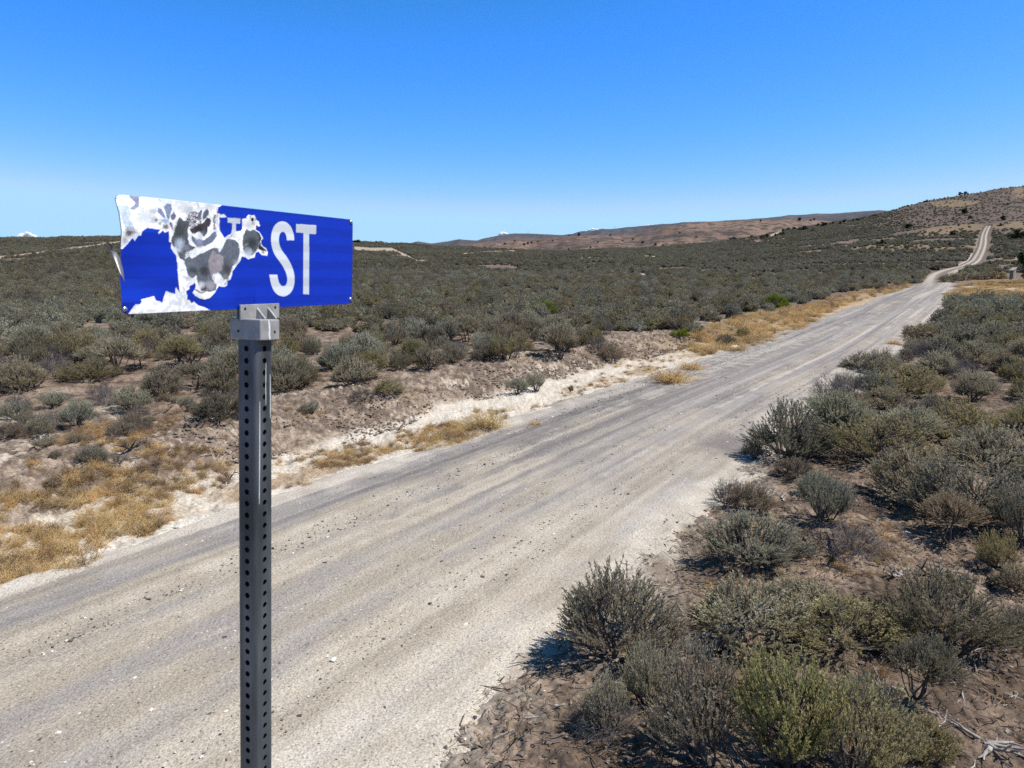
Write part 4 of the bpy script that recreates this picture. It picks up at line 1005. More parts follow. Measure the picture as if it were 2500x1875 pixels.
HAND = [  # px, base py, width px, height px, style, foliage, label
 (1505, 1640, 285, 260, 'dome', 'grey', "round grey green sagebrush casting a dark shadow onto the pale road edge"),
 (1582, 1742, 125, 165, 'upright', 'sage', "small bluish green sagebrush just below the round bush at the road edge"),
 (1490, 1806, 115, 165, 'sparse', 'sage', "thin pale sagebrush with bare lower twigs beside the road at the bottom"),
 (1480, 1830, 140, 110, 'dead', 'dead', "low leafless grey twig bush below the thin pale sagebrush"),
 (1720, 1905, 240, 270, 'sparse', 'grey', "tall open grey sagebrush cut by the bottom edge, left of the yellow green one"),
 (1915, 1915, 260, 340, 'upright', 'yellow', "tall yellow green sagebrush with upright shoots in the bottom foreground"),
 (2075, 1950, 250, 270, 'upright', 'olive', "olive sagebrush at the bottom edge right of the tall yellow green one"),
 (1830, 1600, 270, 190, 'dome', 'sage', "wide silvery sagebrush growing over a split grey stump"),
 (2060, 1600, 260, 150, 'dome', 'olive', "spreading olive sagebrush right of the silvery bush over the stump"),
 (1965, 1500, 200, 110, 'dome', 'grey', "grey sagebrush behind the silvery bush over the stump"),
 (1775, 1512, 85, 95, 'dome', 'brown', "small brownish sagebrush left behind the silvery bush over the stump"),
 (2300, 1605, 260, 215, 'dome', 'dark', "large dark sagebrush on bare soil near the right edge"),
 (2242, 1745, 125, 185, 'tree', 'dark', "small tree shaped sagebrush with a dark bare trunk and thin crown"),
 (2245, 1865, 160, 130, 'upright', 'olive', "olive bush below the small tree shaped sagebrush at bottom right"),
 (2120, 1765, 120, 120, 'dead', 'dead', "bare grey twig bush between the olive bushes at bottom right"),
 (2475, 1440, 90, 80, 'dome', 'grey', "low grey sagebrush at the right edge below the fallen branches"),
 (2490, 1580, 110, 100, 'dome', 'dark', "dark low shrub cut by the right edge of the view"),
 (1925, 1128, 165, 160, 'dome', 'dark', "dark rounded sagebrush standing right at the road edge"),
 (1995, 1120, 90, 85, 'upright', 'olive', "small olive sagebrush against the dark rounded one at the road edge"),
 (2165, 1150, 210, 135, 'dome', 'olive', "spreading olive grey sagebrush behind the bare soil clearing"),
 (2225, 1235, 190, 150, 'dome', 'grey', "grey sagebrush at the left front of the biggest shadowed clump"),
 (2350, 1295, 230, 200, 'dome', 'grey', "biggest grey sagebrush, throwing a long black shadow to the left"),
 (2318, 1338, 120, 125, 'tree', 'brown', "brownish tree shaped sagebrush with a bent bare trunk"),
 (2005, 1285, 115, 140, 'upright', 'sage', "upright pale green sagebrush in the middle of the clearing"),
 (1990, 1215, 90, 80, 'dome', 'sage', "small pale green sagebrush behind the upright one in the clearing"),
 (1830, 1395, 205, 160, 'dome', 'sage', "broad silvery blue sagebrush beside the pale road verge"),
 (1835, 1258, 100, 75, 'upright', 'brown', "brownish thin sagebrush above the broad silvery blue one"),
 (1770, 1235, 75, 90, 'dead', 'dead', "small twiggy dead bush on the pale verge"),
 (2040, 1390, 190, 120, 'dead', 'dead', "skeletal dead sagebrush with black branches in the clearing"),
 (1942, 1170, 85, 60, 'dome', 'brown', "low brown shrub in front of the dark rounded sagebrush"),
 (1840, 1130, 55, 55, 'upright', 'dark', "little dark shrub on the white silt of the road edge"),
 (2435, 1385, 90, 105, 'upright', 'olive', "small olive shrub among the fallen branches"),
 (2495, 1340, 120, 190, 'upright', 'dark', "tall dark sagebrush cut by the right edge beside the biggest bush"),
 (2420, 1150, 190, 130, 'dome', 'grey', "wide grey sagebrush behind the biggest shadowed bush"),
 (2330, 1080, 170, 110, 'dome', 'olive', "olive sagebrush behind the bare clearing near the right edge"),
 (2035, 985, 100, 80, 'dead', 'dead', "grey twiggy dead bush leaning over the road edge"),
 (2100, 905, 80, 52, 'dome', 'dark', "dark sagebrush jutting into the road bend"),
 (2130, 975, 90, 70, 'upright', 'sage', "pale sagebrush next to the twiggy dead bush at the road"),
 (2215, 965, 140, 88, 'dome', 'olive', "rounded olive sagebrush behind the twiggy dead bush"),
 (2165, 1010, 110, 70, 'dome', 'grey', "low grey bush between the road bush and the olive mound"),
 (2255, 1045, 130, 75, 'dead', 'dead', "wide leafless purple grey bush on the right slope"),
 (2230, 823, 44, 36, 'dome', 'dark', "dark shrub at the corner where the road meets the scrub"),
 (2262, 836, 44, 42, 'upright', 'yellow', "yellowish shrub beside the dark corner shrub at the road"),
 (2316, 690, 44, 26, 'dome', 'dark', "first low dark shrub beside the bend where the side track leaves"),
 (2352, 685, 50, 24, 'dome', 'grey', "second grey shrub of the row behind the side track"),
 (2394, 682, 52, 22, 'dome', 'dark', "third dark shrub of the row behind the side track"),
 (2434, 681, 44, 20, 'dome', 'olive', "last olive shrub of the row behind the side track"),
 # left of the road
 (1263, 966, 52, 46, 'upright', 'sage', "left one of two fresh green sagebrushes alone on the ditch bank"),
 (1308, 958, 48, 52, 'upright', 'sage', "right one of two fresh green sagebrushes alone on the ditch bank"),
 (1393, 958, 14, 24, 'upright', 'dark', "tiny dark sagebrush sprout right of the two green ones"),
 (227, 1148, 66, 58, 'upright', 'sage', "small bright sagebrush alone on the bare soil left of the post"),
 (290, 1148, 60, 30, 'dead', 'dead', "small grey twigs beside the bright sagebrush on bare soil"),
 (135, 1125, 26, 26, 'dome', 'dark', "tiny dark tuft shrub on the bare soil at the left"),
 (130, 1196, 44, 26, 'dome', 'brown', "low brown shrub above the golden weeds"),
 (215, 930, 112, 64, 'dome', 'olive', "wide olive sagebrush in the front row left of the post"),
 (130, 925, 70, 66, 'dead', 'dead', "purple grey bare bush next to the wide olive sagebrush"),
 (55, 960, 120, 98, 'dome', 'grey', "big grey green sagebrush at the left edge of the front row"),
 (38, 1026, 72, 52, 'upright', 'sage', "small silvery sagebrush on soil at the left edge"),
 (130, 996, 60, 46, 'upright', 'sage', "pale small sagebrush right of the silvery one at the left edge"),
 (190, 1046, 78, 66, 'upright', 'sage', "pale upright sagebrush standing out on brown soil at the left"),
 (255, 994, 56, 58, 'dead', 'dead', "grey leafless bush behind the pale upright sagebrush"),
 (325, 1006, 88, 62, 'upright', 'sage', "light green sagebrush with upright shoots left of the post"),
 (535, 1030, 112, 84, 'dome', 'dark', "dark dense sagebrush right behind the post"),
 (610, 1020, 70, 80, 'dome', 'dark', "dark bush just right of the post at the brush edge"),
 (755, 1010, 56, 36, 'upright', 'sage', "small pale sagebrush with rusty grass on the bank top"),
 (885, 985, 58, 38, 'dead', 'dead', "low grey twig bush on the bank edge"),
 (950, 972, 70, 44, 'dome', 'olive', "olive sagebrush at the brush edge above the white gully"),
 (1770, 845, 42, 34, 'upright', 'dark', "dark green shrub in golden grass by the white rock"),
 (1815, 822, 32, 28, 'upright', 'olive', "olive shrub in golden grass behind the white rock"),
 (1895, 752, 56, 40, 'dome', 'bright', "vivid green shrub at the scrub edge left of the far road"),
 (1332, 772, 54, 40, 'dome', 'bright', "vivid green shrub in the middle of the grey plain"),
 (1660, 826, 40, 28, 'dome', 'bright', "vivid green shrub near the golden roadside grass"),
 (1241, 752, 18, 14, 'dome', 'bright', "tiny vivid green shrub left of the one amid the plain"),
 (1411, 757, 28, 22, 'dome', 'yellow', "yellowish green shrub right of the vivid one amid the plain"),
 (1467, 763, 26, 16, 'dome', 'bright', "small vivid green shrub farther right amid the plain"),
 (1568, 756, 24, 16, 'dome', 'yellow', "small yellow green shrub in the plain before the far road"),
]
placed = []
for px, py, wp, hp, st, fo, lab in HAND:
    P = at(px, py)
    dep = P[1] * CT - (P[2] - 3) * ST
    phi = math.atan2(3 - P[2], math.hypot(P[0], P[1]))
    w = wp * dep / F
    h = max(.42 * w, min(1.35 * w, (hp * dep / F - .30 * w * math.sin(phi)) / math.cos(phi)))
    k = 1.2
    dirv = np.array([P[0], P[1]]); dirv /= np.linalg.norm(dirv)
    Q = P[:2] + dirv * w * .18
    P3 = np.array([Q[0], Q[1], float(ground(Q[0], Q[1])) - .02])
    rb = add_bush(P3, w * k, h * 1.05, st, fo, lab)
    rb.name = 'dead_bush' if st == 'dead' else ('green_shrub' if fo == 'bright' else 'sagebrush')
    if st == 'dead': rb['category'] = 'dead bush'
    placed.append((P3[0], P3[1], w * .5))
placed = np.array(placed)

LB = np.array([(-20, 13.5), (0, 12), (6.6, 11.0), (7.7, 8.6), (9.1, 6.6), (12, 5.7), (14.2, 6.1), (16.8, 5.5), (20, 4.9), (25, 4.7), (32, 5.7), (45, 6.2), (70, 6.0), (100, 4.2), (140, 4)])
def scatter_grid(cell, dmin, dmax, jit=.9, azmax=50):
    n = int(dmax / cell) + 2
    ii, jj = np.meshgrid(np.arange(-n, n + 1), np.arange(-3, n + 1))
    x = (ii + (rng.random(ii.shape) - .5) * jit) * cell; y = (jj + (rng.random(ii.shape) - .5) * jit) * cell
    x = x.ravel(); y = y.ravel(); d = np.hypot(x, y); az = np.degrees(np.arctan2(x, y))
    k = (d > dmin) & (d < dmax) & (np.abs(az) < azmax)
    return x[k], y[k]

def scrub_ok(x, y):
    u, s = us_near(x, y); rd = road_dist(x, y)
    Lb = np.interp(s, LB[:, 0], LB[:, 1]) + (fbm(x * .25, y * .25, 201, 2) - .5) * 1.6
    left = (u < 0) & (-u > Lb)
    right = (u > 0) & (u > 3.0 - .55 * sstep(9, 12, s) * (1 - sstep(24, 32, s)) + (fbm(x * .4, y * .4, 202, 2) - .5) * .8)
    ok = np.where(s < 95, left | right, rd > 1.9)
    z = land(x, y)
    trk, gold, px, py = ground_masks(x, y, z + .0)
    ok &= (trk < .25)
    ok &= ~((gold > .5) & (rng.random(x.shape) > .30))
    # side track on the right
    dp = dline(px, py, [(2262, 716), (2320, 704), (2390, 702), (2470, 706), (2600, 714)])
    ok &= ~((dp < 9) & (s > 60) & (u > 0))
    ok &= ~((u > 0) & (s > 40) & (px > 2255) & (py < 738) & (py > 668))
    d = np.hypot(x, y)
    # the hand-set foreground on the right
    ok &= ~((u > 0) & (px < 2515) & (py > 1150) & (s < 20))
    return ok, px, py, u, s

# near scrub, every plant its own
x, y = scatter_grid(.98, 6, 42)
ok, px, py, u, s = scrub_ok(x, y)
dn = fbm(x * .35, y * .35, 210, 3)
ok &= dn > .36
for qx, qy, qr in placed:
    ok &= np.hypot(x - qx, y - qy) > qr * .75 + .28
x, y, px, py, u, s = x[ok], y[ok], px[ok], py[ok], u[ok], s[ok]
inview = (px > -60) & (px < 2560) & (py < 1950)
d = np.hypot(x, y)
order = np.argsort(d + np.where(inview, 0, 1000))
n_ind = 298 - len(HAND) - 34
ind, rest = order[:n_ind], order[n_ind:]
WORDS = {'sage': 'silvery green', 'grey': 'dull grey green', 'olive': 'olive green', 'dark': 'dark green', 'brown': 'brownish grey', 'dead': 'leafless purplish'}
for i in ind:
    X, Y = float(x[i]), float(y[i]); Z = float(ground(X, Y)) - .03
    kind = rng.choice(['sage', 'grey', 'olive', 'dark', 'brown', 'dead'], p=[.24, .36, .14, .12, .06, .08])
    w = .52 + .70 * float(rng.random()) ** 1.2; h = w * float(rng.uniform(.58, .85)) + .08
    side = u[i] > 0
    st = 'dead' if kind == 'dead' else rng.choice(['dome', 'dome', 'dome', 'upright', 'tree'])
    where = "thick scrub right of the gravel road" if side else ("scrub left of the road behind the sign post" if px[i] < 900 else "scrub edge between the plain and the ditch")
    what = 'bush' if kind == 'dead' else 'sagebrush'
    lab = f"{WORDS[kind]} {what} in the {where}"
    rb = add_bush((X, Y, Z), w, h, st, kind, lab, "sagebrush right of the road" if side else "sagebrush left of the road")
    if kind == 'dead': rb.name = 'dead_bush'; rb['category'] = 'dead bush'

r5 = np.random.default_rng(55)
_n = 0
for _ in range(400):
    px, py = r5.uniform(-20, 620), r5.uniform(955, 1110)
    if _n >= 34 or py > 1125 - .17 * px: continue
    P = at(px, py)
    if len(placed) and (np.hypot(placed[:, 0] - P[0], placed[:, 1] - P[1]) < placed[:, 2] + .15).any(): continue
    w = float(r5.uniform(.22, .55)); dead = r5.random() < .55
    rb = add_bush(P - np.array([0, 0, .02]), w, w * float(r5.uniform(.5, .8)), 'dead' if dead else 'upright', 'dead' if dead else str(r5.choice(['sage', 'grey', 'brown'])),
                  "low leafless twig bush on the bare soil left of the post" if dead else "small dry sagebrush on the bare soil left of the post", "small shrubs on the bare soil at the left")
    if dead: rb.name = 'dead_bush'; rb['category'] = 'dead bush'
    placed = np.r_[placed, [[P[0], P[1], w * .5]]]; _n += 1

# everything beyond reads as one scrub cover: instances on points
def src_collection(name, meshes):
    c = bpy.data.collections.new(name)
    for i, me in enumerate(meshes):
        o = bpy.data.objects.new(f"{name}_{i:02d}", me); c.objects.link(o)
    return c

def scatter_stuff(name, pts, vi, rot, scl, coll, label, cat):
    me = bpy.data.meshes.new(name)
    me.vertices.add(len(pts)); me.vertices.foreach_set("co", np.asarray(pts, np.float32).ravel())
    a = me.attributes.new("vi", 'INT', 'POINT'); a.data.foreach_set("value", np.asarray(vi, np.int32))
    a = me.attributes.new("rot", 'FLOAT_VECTOR', 'POINT'); a.data.foreach_set("vector", np.asarray(rot, np.float32).ravel())
    a = me.attributes.new("scl", 'FLOAT_VECTOR', 'POINT'); a.data.foreach_set("vector", np.asarray(scl, np.float32).ravel())
    o = link(name, me)
    ng = bpy.data.node_groups.new(name, 'GeometryNodeTree')
    ng.interface.new_socket("Geometry", in_out='INPUT', socket_type='NodeSocketGeometry')
    ng.interface.new_socket("Geometry", in_out='OUTPUT', socket_type='NodeSocketGeometry')
    gi = ng.nodes.new('NodeGroupInput'); go = ng.nodes.new('NodeGroupOutput')
    ci = ng.nodes.new('GeometryNodeCollectionInfo'); ci.inputs['Collection'].default_value = coll
    ci.inputs['Separate Children'].default_value = True; ci.inputs['Reset Children'].default_value = True
    ip = ng.nodes.new('GeometryNodeInstanceOnPoints'); ip.inputs['Pick Instance'].default_value = True
    def attr(nm, typ):
        n = ng.nodes.new('GeometryNodeInputNamedAttribute'); n.data_type = typ; n.inputs['Name'].default_value = nm
        return n.outputs['Attribute']
    ng.links.new(gi.outputs[0], ip.inputs['Points']); ng.links.new(ci.outputs[0], ip.inputs['Instance'])
    ng.links.new(attr("vi", 'INT'), ip.inputs['Instance Index'])
    ng.links.new(attr("rot", 'FLOAT_VECTOR'), ip.inputs['Rotation'])
    ng.links.new(attr("scl", 'FLOAT_VECTOR'), ip.inputs['Scale'])
    ng.links.new(ip.outputs[0], go.inputs[0])
    m = o.modifiers.new("scatter", 'NODES'); m.node_group = ng
    tag(o, label, cat, kind="stuff")
    return o

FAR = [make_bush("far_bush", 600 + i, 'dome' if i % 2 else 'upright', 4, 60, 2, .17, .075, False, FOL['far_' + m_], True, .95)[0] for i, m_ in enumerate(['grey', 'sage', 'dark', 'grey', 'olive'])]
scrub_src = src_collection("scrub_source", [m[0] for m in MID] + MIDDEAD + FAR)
PX = [x[rest]]; PY = [y[rest]]; PW = [rng.uniform(.65, 1.3, len(rest))]; PK = [0 * x[rest]]
xa, ya = scatter_grid(1.16, 42, 125, azmax=48)
ok, pa, pb, ua, sa = scrub_ok(xa, ya)
ok &= fbm(xa * .25, ya * .25, 211, 3) > .32
PX.append(xa[ok]); PY.append(ya[ok]); PW.append(.62 + .85 * rng.random(ok.sum()) ** 1.3); PK.append(0 * xa[ok])
xb, yb = scatter_grid(1.36, 125, 520, azmax=45)
ok, pa, pb, ua, sa = scrub_ok(xb, yb)
db = np.hypot(xb, yb); azb = np.arctan2(xb, yb)
ok &= db < np.interp(azb, _az, _R) + 6
hb = sstep(600, 545, pb) * sstep(2020, 2260, pa)
ok &= rng.random(xb.shape) > .05 + .70 * hb
ok &= fbm(xb * .06, yb * .06, 212, 3) > .28
PX.append(xb[ok]); PY.append(yb[ok]); PW.append(rng.uniform(.65, 1.35, ok.sum()) * (1 - .25 * hb[ok])); PK.append(1 + 0 * xb[ok])
PX, PY, PW, PK = map(np.concatenate, (PX, PY, PW, PK))
PZ = np.where(np.hypot(PX, PY) < 130, ground(PX, PY), land(PX, PY)) - .03
n = len(PX)
pn = fbm(PX * .035, PY * .035, 215, 3) + .12 * (rng.random(n) - .5)      # drifts of one kind or another
va = rng.choice(10, n, p=[.20, .17, .17, .03, .04, .15, .16, .02, .03, .03]); vb = rng.choice(10, n, p=[.04, .14, .14, .18, .20, .14, .04, .06, .03, .03])
fa = rng.choice(5, n, p=[.30, .32, .06, .30, .02]); fb = rng.choice(5, n, p=[.22, .04, .34, .22, .18])
vi = np.where(PK == 0, np.where(pn > .5, vb, va), 10 + np.where(pn > .5, fb, fa))
hh = PW * rng.uniform(.5, .82, n)
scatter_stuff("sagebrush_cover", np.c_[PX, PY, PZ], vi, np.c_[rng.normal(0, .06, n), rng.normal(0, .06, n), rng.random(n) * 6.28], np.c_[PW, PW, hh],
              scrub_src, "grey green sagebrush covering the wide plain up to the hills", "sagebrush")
print("scrub points", n)

# ------------------------------------------------------------------ dry grass
def make_tuft(name, seed, nb=60, fol='straw', wiry=True):
    r = np.random.default_rng(seed)
    az = r.random(nb) * 6.28; ph = R(8) + R(62) * r.random(nb)
    L = .45 + .55 * r.random(nb)
    t = np.linspace(0, 1, 4)
    D = np.c_[np.sin(az) * np.sin(ph), np.cos(az) * np.sin(ph), np.cos(ph)]
    b = np.c_[r.normal(size=(nb, 2)) * .12, np.zeros(nb)]
    P = b[:, None] + D[:, None] * (L[:, None] * t)[..., None] + np.cumsum(r.normal(size=(nb, 4, 3)) * .05, 1) * t[None, :, None]
    P[:, :, 2] = np.maximum(P[:, :, 2] - .15 * (t ** 2)[None, :] * np.sin(ph)[:, None], -.01)
    rad = np.tile([.0065, .0055, .0045, .0025], (nb, 1))
    V, Q = tubes(P, rad, 3)
    # side twigs
    f = np.repeat(np.arange(nb), 5); tt = .2 + .8 * r.random(len(f)); k = np.clip((tt * 3).astype(int), 0, 2); fr = tt * 3 - k
    b2 = P[f, k] * (1 - fr)[:, None] + P[f, k + 1] * fr[:, None]
    d2 = unit(D[f] + rand_unit(r, len(f)) * .9)
    P2_ = np.stack([b2, b2 + d2 * (.08 + .14 * r.random(len(f)))[:, None]], 1)
    V2, Q2 = tubes(P2_, np.tile([.0045, .0025], (len(f), 1)), 3)
    lv, lq, lf = leaf_quads(r, P2_[:, 0], d2, np.full(len(f), .2), 3, .05, .015, .9)
    Vt = np.r_[V, V2, lv]; Qt = np.r_[Q, Q2 + len(V), lq + len(V) + len(V2)]
    tn = np.r_[np.repeat(r.random(nb), 12), np.repeat(r.random(len(f)), 6), np.repeat(r.random(len(lq)) * .6 + .4, 4)]
    return new_mesh(name, Vt, Qt, [FOL[fol]], False, tint=tn)
TUFT = [make_tuft("tuft", 700 + i, 55, f) for i, f in enumerate(['straw', 'straw', 'straw', 'rust', 'rust'])]
BIG = [make_tuft('big_tuft', 720 + i, 190, f) for i, f in enumerate(['straw', 'rust'])]
grass_src = src_collection("grass_source", TUFT)
G = [[], [], [], [], []]
def grass_poly(poly, n, w, h, p_rust, seed, thin=.45):
    r = np.random.default_rng(seed)
    c = np.array([at(px, py)[:2] for px, py in poly])
    lo, hi = c.min(0), c.max(0)
    x = r.uniform(lo[0], hi[0], n * 4); y = r.uniform(lo[1], hi[1], n * 4)
    k = inpoly(x, y, [tuple(p) for p in c]) & (fbm(x * 1.2, y * 1.2, seed, 3) > thin - .1 * r.random(x.shape))
    x, y = x[k][:n], y[k][:n]
    G[0].append(x); G[1].append(y); G[2].append(r.uniform(w * .6, w * 1.4, len(x))); G[3].append(r.uniform(h * .6, h * 1.4, len(x)))
    G[4].append(np.where(r.random(len(x)) < p_rust, r.integers(3, 5, len(x)), r.integers(0, 3, len(x))))
grass_poly([(-80, 1250), (60, 1170), (230, 1150), (340, 1180), (410, 1240), (420, 1310), (300, 1370), (200, 1400), (80, 1420), (-80, 1470)], 250, .20, .16, .3, 301, .53)
grass_poly([(-80, 1240), (120, 1140), (400, 1090), (560, 1110), (560, 1190), (420, 1230), (200, 1200)], 130, .17, .11, .8, 302, .54)
grass_poly([(640, 1150), (700, 1120), (900, 1070), (1010, 1050), (1030, 1080), (880, 1150), (720, 1200), (640, 1215)], 140, .15, .10, .55, 303, .52)
grass_poly([(640, 1000), (900, 975), (1050, 950), (1000, 985), (800, 1020), (640, 1060)], 130, .13, .08, .8, 304, .50)
grass_poly([(1000, 1075), (1150, 1010), (1230, 1000), (1260, 1040), (1120, 1090), (1020, 1110)], 130, .17, .13, .4, 305, .42)
grass_poly([(1230, 1000), (1500, 900), (1640, 850), (1700, 870), (1500, 945), (1300, 1010)], 160, .16, .09, .5, 306, .52)
grass_poly([(1660, 860), (1720, 800), (1850, 765), (2000, 740), (2060, 745), (1960, 800), (1850, 850), (1780, 870)], 800, .42, .26, .15, 307, .44)
grass_poly([(1900, 775), (2050, 722), (2200, 690), (2260, 684), (2200, 708), (2060, 750)], 700, .55, .32, .35, 308, .42)
grass_poly([(2300, 722), (2330, 700), (2400, 688), (2500, 684), (2600, 690), (2600, 736), (2500, 736), (2400, 732)], 900, .6, .22, .3, 309, .36)
grass_poly([(60, 1060), (500, 1000), (540, 1060), (300, 1120), (80, 1150)], 190, .15, .10, .8, 310, .5)
grass_poly([(1700, 1290), (2160, 1240), (2250, 1420), (1900, 1420), (1720, 1500)], 120, .11, .06, .8, 311, .5)
gx, gy, gw, gh, gk = map(np.concatenate, G); n = len(gx)
gz = ground(gx, gy) - .01
scatter_stuff("dry_grass", np.c_[gx, gy, gz], gk, np.c_[np.zeros(n), np.zeros(n), rng.random(n) * 6.28], np.c_[gw, gw, gh], grass_src,
              "golden and rusty dry weeds along the road and ditch", "dry grass")
for px, py, wp, hp, f, lab in [
    (1190, 1052, 105, 58, 'straw', "biggest golden tumbleweed tuft by the white gully"), (1050, 1058, 26, 20, 'straw', "small golden tuft left of the biggest tumbleweed"),
    (1130, 1075, 60, 26, 'rust', "rusty low tuft under the biggest tumbleweed"), (1305, 1046, 38, 20, 'straw', "golden tuft right of the biggest tumbleweed at the road edge"),
    (1640, 938, 110, 40, 'straw', "wide golden tuft along the left road edge farther up"), (1690, 905, 60, 22, 'straw', "low golden tuft behind the wide one at the road edge"),
    (2182, 842, 32, 15, 'straw', "left golden tuft of the two on the right road shoulder"), (2217, 847, 24, 16, 'straw', "right golden tuft of the two on the right road shoulder"),
    (2140, 1672, 62, 62, 'rust', "orange dry tuft between dead branches in the foreground scrub"), (2040, 842, 40, 14, 'straw', "faint straw tuft out on the road bend")][:9]:
    P = at(px, py); dep = P[1] * CT - (P[2] - 3) * ST
    me = BIG[0 if f == 'straw' else 1]
    o = link("dry_tuft", me); o.location = P; o.rotation_euler[2] = random.random() * 6; w = wp * dep / F / 1.3; o.scale = (w, w, max(.55 * w, hp * dep / F * 1.0))
    tag(o, lab, "dry tuft")

# ------------------------------------------------------------------ dead wood
def dead_wood(seed, n=6, flat=.35, L=.5, rad=.012):
    r = np.random.default_rng(seed)
    lv = []; t = np.linspace(0, 1, 7)
    def path(b, d, l):
        st = unit(d + np.cumsum(r.normal(size=(7, 3)) * .16, 0)) * l / 6
        p = b + np.r_[np.zeros((1, 3)), np.cumsum(st[:-1], 0)]; p[:, 2] = np.maximum(p[:, 2], .004); return p
    Ps = []; Rs = []
    for i in range(n):
        a = r.random() * 6.28; d = unit(np.array([math.cos(a), math.sin(a), flat * r.random()]))
        l = L * r.uniform(.5, 1); p = path(r.normal(size=3) * np.array([.03, .03, 0]), d, l); Ps.append(p); Rs.append(rad * (1 - .75 * t) * r.uniform(.6, 1.2))
        for j in range(3):
            k = r.integers(2, 6); d2 = unit(d + r.normal(size=3) * .7 + np.array([0, 0, .2])); Ps.append(path(p[k], d2, l * r.uniform(.25, .5))); Rs.append(rad * .45 * (1 - .75 * t))
    V, Q = tubes(np.array(Ps), np.array(Rs), 5)
    return V, Q
WOOD = [  # px, py, width px, arms, flatness, material, label
 (1275, 1522, 85, 5, .2, M_darkwood, "small heap of dark dry twigs on the pale road shoulder"),
 (1280, 1812, 70, 2, .05, M_darkwood, "short black stick lying on the pale soil at the bottom"),
 (1645, 1280, 80, 3, .3, M_darkwood, "thin dark twigs on the white road edge"),
 (1905, 1225, 38, 2, .9, M_bleach, "white bleached snag standing in the clearing"),
 (2190, 1420, 70, 6, .5, M_bleach, "grey root stump with splayed ends in the clearing"),
 (2400, 1840, 190, 5, .15, M_bleach, "bleached fallen branch at the bottom right corner"),
 (2300, 1420, 170, 7, .3, M_darkwood, "tangle of dark fallen branches under the right bushes"),
 (2420, 1400, 170, 7, .3, M_darkwood, "dark broken branches at the right edge in shadow"),
 (2465, 1600, 70, 3, .3, M_bleach, "pale curved branch lying on dark soil at the right edge"),
 (2435, 1475, 40, 3, .6, M_darkwood, "black broken snag on the soil near the right edge"),
 (2150, 1700, 100, 6, .4, M_bleach, "white dead twigs around the orange dry tuft"),
 (1760, 1640, 110, 3, .1, M_darkwood, "dark stick on the ground below the split stump"),
 (1670, 1575, 55, 3, .1, M_bleach, "pale forked twig left of the split stump"),
 (1640, 1395, 60, 3, .2, M_bleach, "white twig on the verge left of the silvery bush"),
 (1560, 1420, 80, 2, .05, M_darkwood, "thin dark branch lying across the pale verge"),
 (92, 1075, 56, 8, 1.0, M_bleach, "white upright dead twigs on the bare soil at the far left"),
 (318, 1108, 80, 8, .5, M_darkwood, "grey uprooted stump with roots left of the post"),
 (470, 1048, 85, 9, .5, M_darkwood, "mound of grey dead branches just left of the post"),
 (398, 1340, 56, 2, .05, M_bleach, "pale driftwood stick on the left road edge"),
 (545, 1178, 70, 5, .2, M_darkwood, "thin grey fallen twigs among rusty weeds left of the post"),
 (400, 1010, 60, 3, 1.2, M_darkwood, "crooked bare branch standing up at the brush edge"),
 (905, 1138, 22, 1, .6, M_bleach, "single pale stalk leaning in the weeds by the road"),
 (1845, 1000, 40, 3, .5, M_bleach, "bleached twig behind the dark rounded bush"),
]
for i, (px, py, wp, n_, fl, m_, lab) in enumerate(WOOD):
    P = at(px, py); dep = P[1] * CT - (P[2] - 3) * ST; w = wp * dep / F
    V, Q = dead_wood(900 + i, n_, fl, w * .62, min(.03, .012 + .018 * w))
    o = link("dead_branch", new_mesh("dead_branch", V, Q, [m_], True)); o.location = P
    tag(o, lab, "dead wood")
# the split stump with a bare limb
def stump():
    r = np.random.default_rng(5); t = np.linspace(0, 1, 8)
    Ps = []; Rs = []
    for i in range(7):
        b = np.array([r.uniform(-.10, .10), r.uniform(-.05, .05), 0]); d = np.array([.55 + .2 * r.random(), .1 * r.normal(), .7])
        Ps.append(b + np.outer(t, d) * r.uniform(.22, .36) + np.cumsum(r.normal(size=(8, 3)) * .006, 0)); Rs.append(.035 * (1 - .6 * t))
    limb = np.c_[np.interp(t, [0, .3, .6, 1], [0, .20, .32, .46]), .05 * np.sin(t * 5), np.interp(t, [0, .3, .6, 1], [.13, .20, .30, .44])]
    Ps.append(limb); Rs.append(.016 * (1 - .7 * t))
    l2 = limb[5] + np.outer(t, [.2, .05, -.03]); Ps.append(l2); Rs.append(.011 * (1 - .7 * t))
    return tubes(np.array(Ps), np.array(Rs), 6)
V, Q = stump(); o = link("stump", new_mesh("stump", V, Q, [plain_material("grey_stump", (.06, .055, .05), .9, c2=(.22, .205, .195), scale=18, stretch=(1, 1, .2))], True)); o.location = at(1715, 1600)
tag(o, "grey split stump with a bare limb rising from it", "stump")

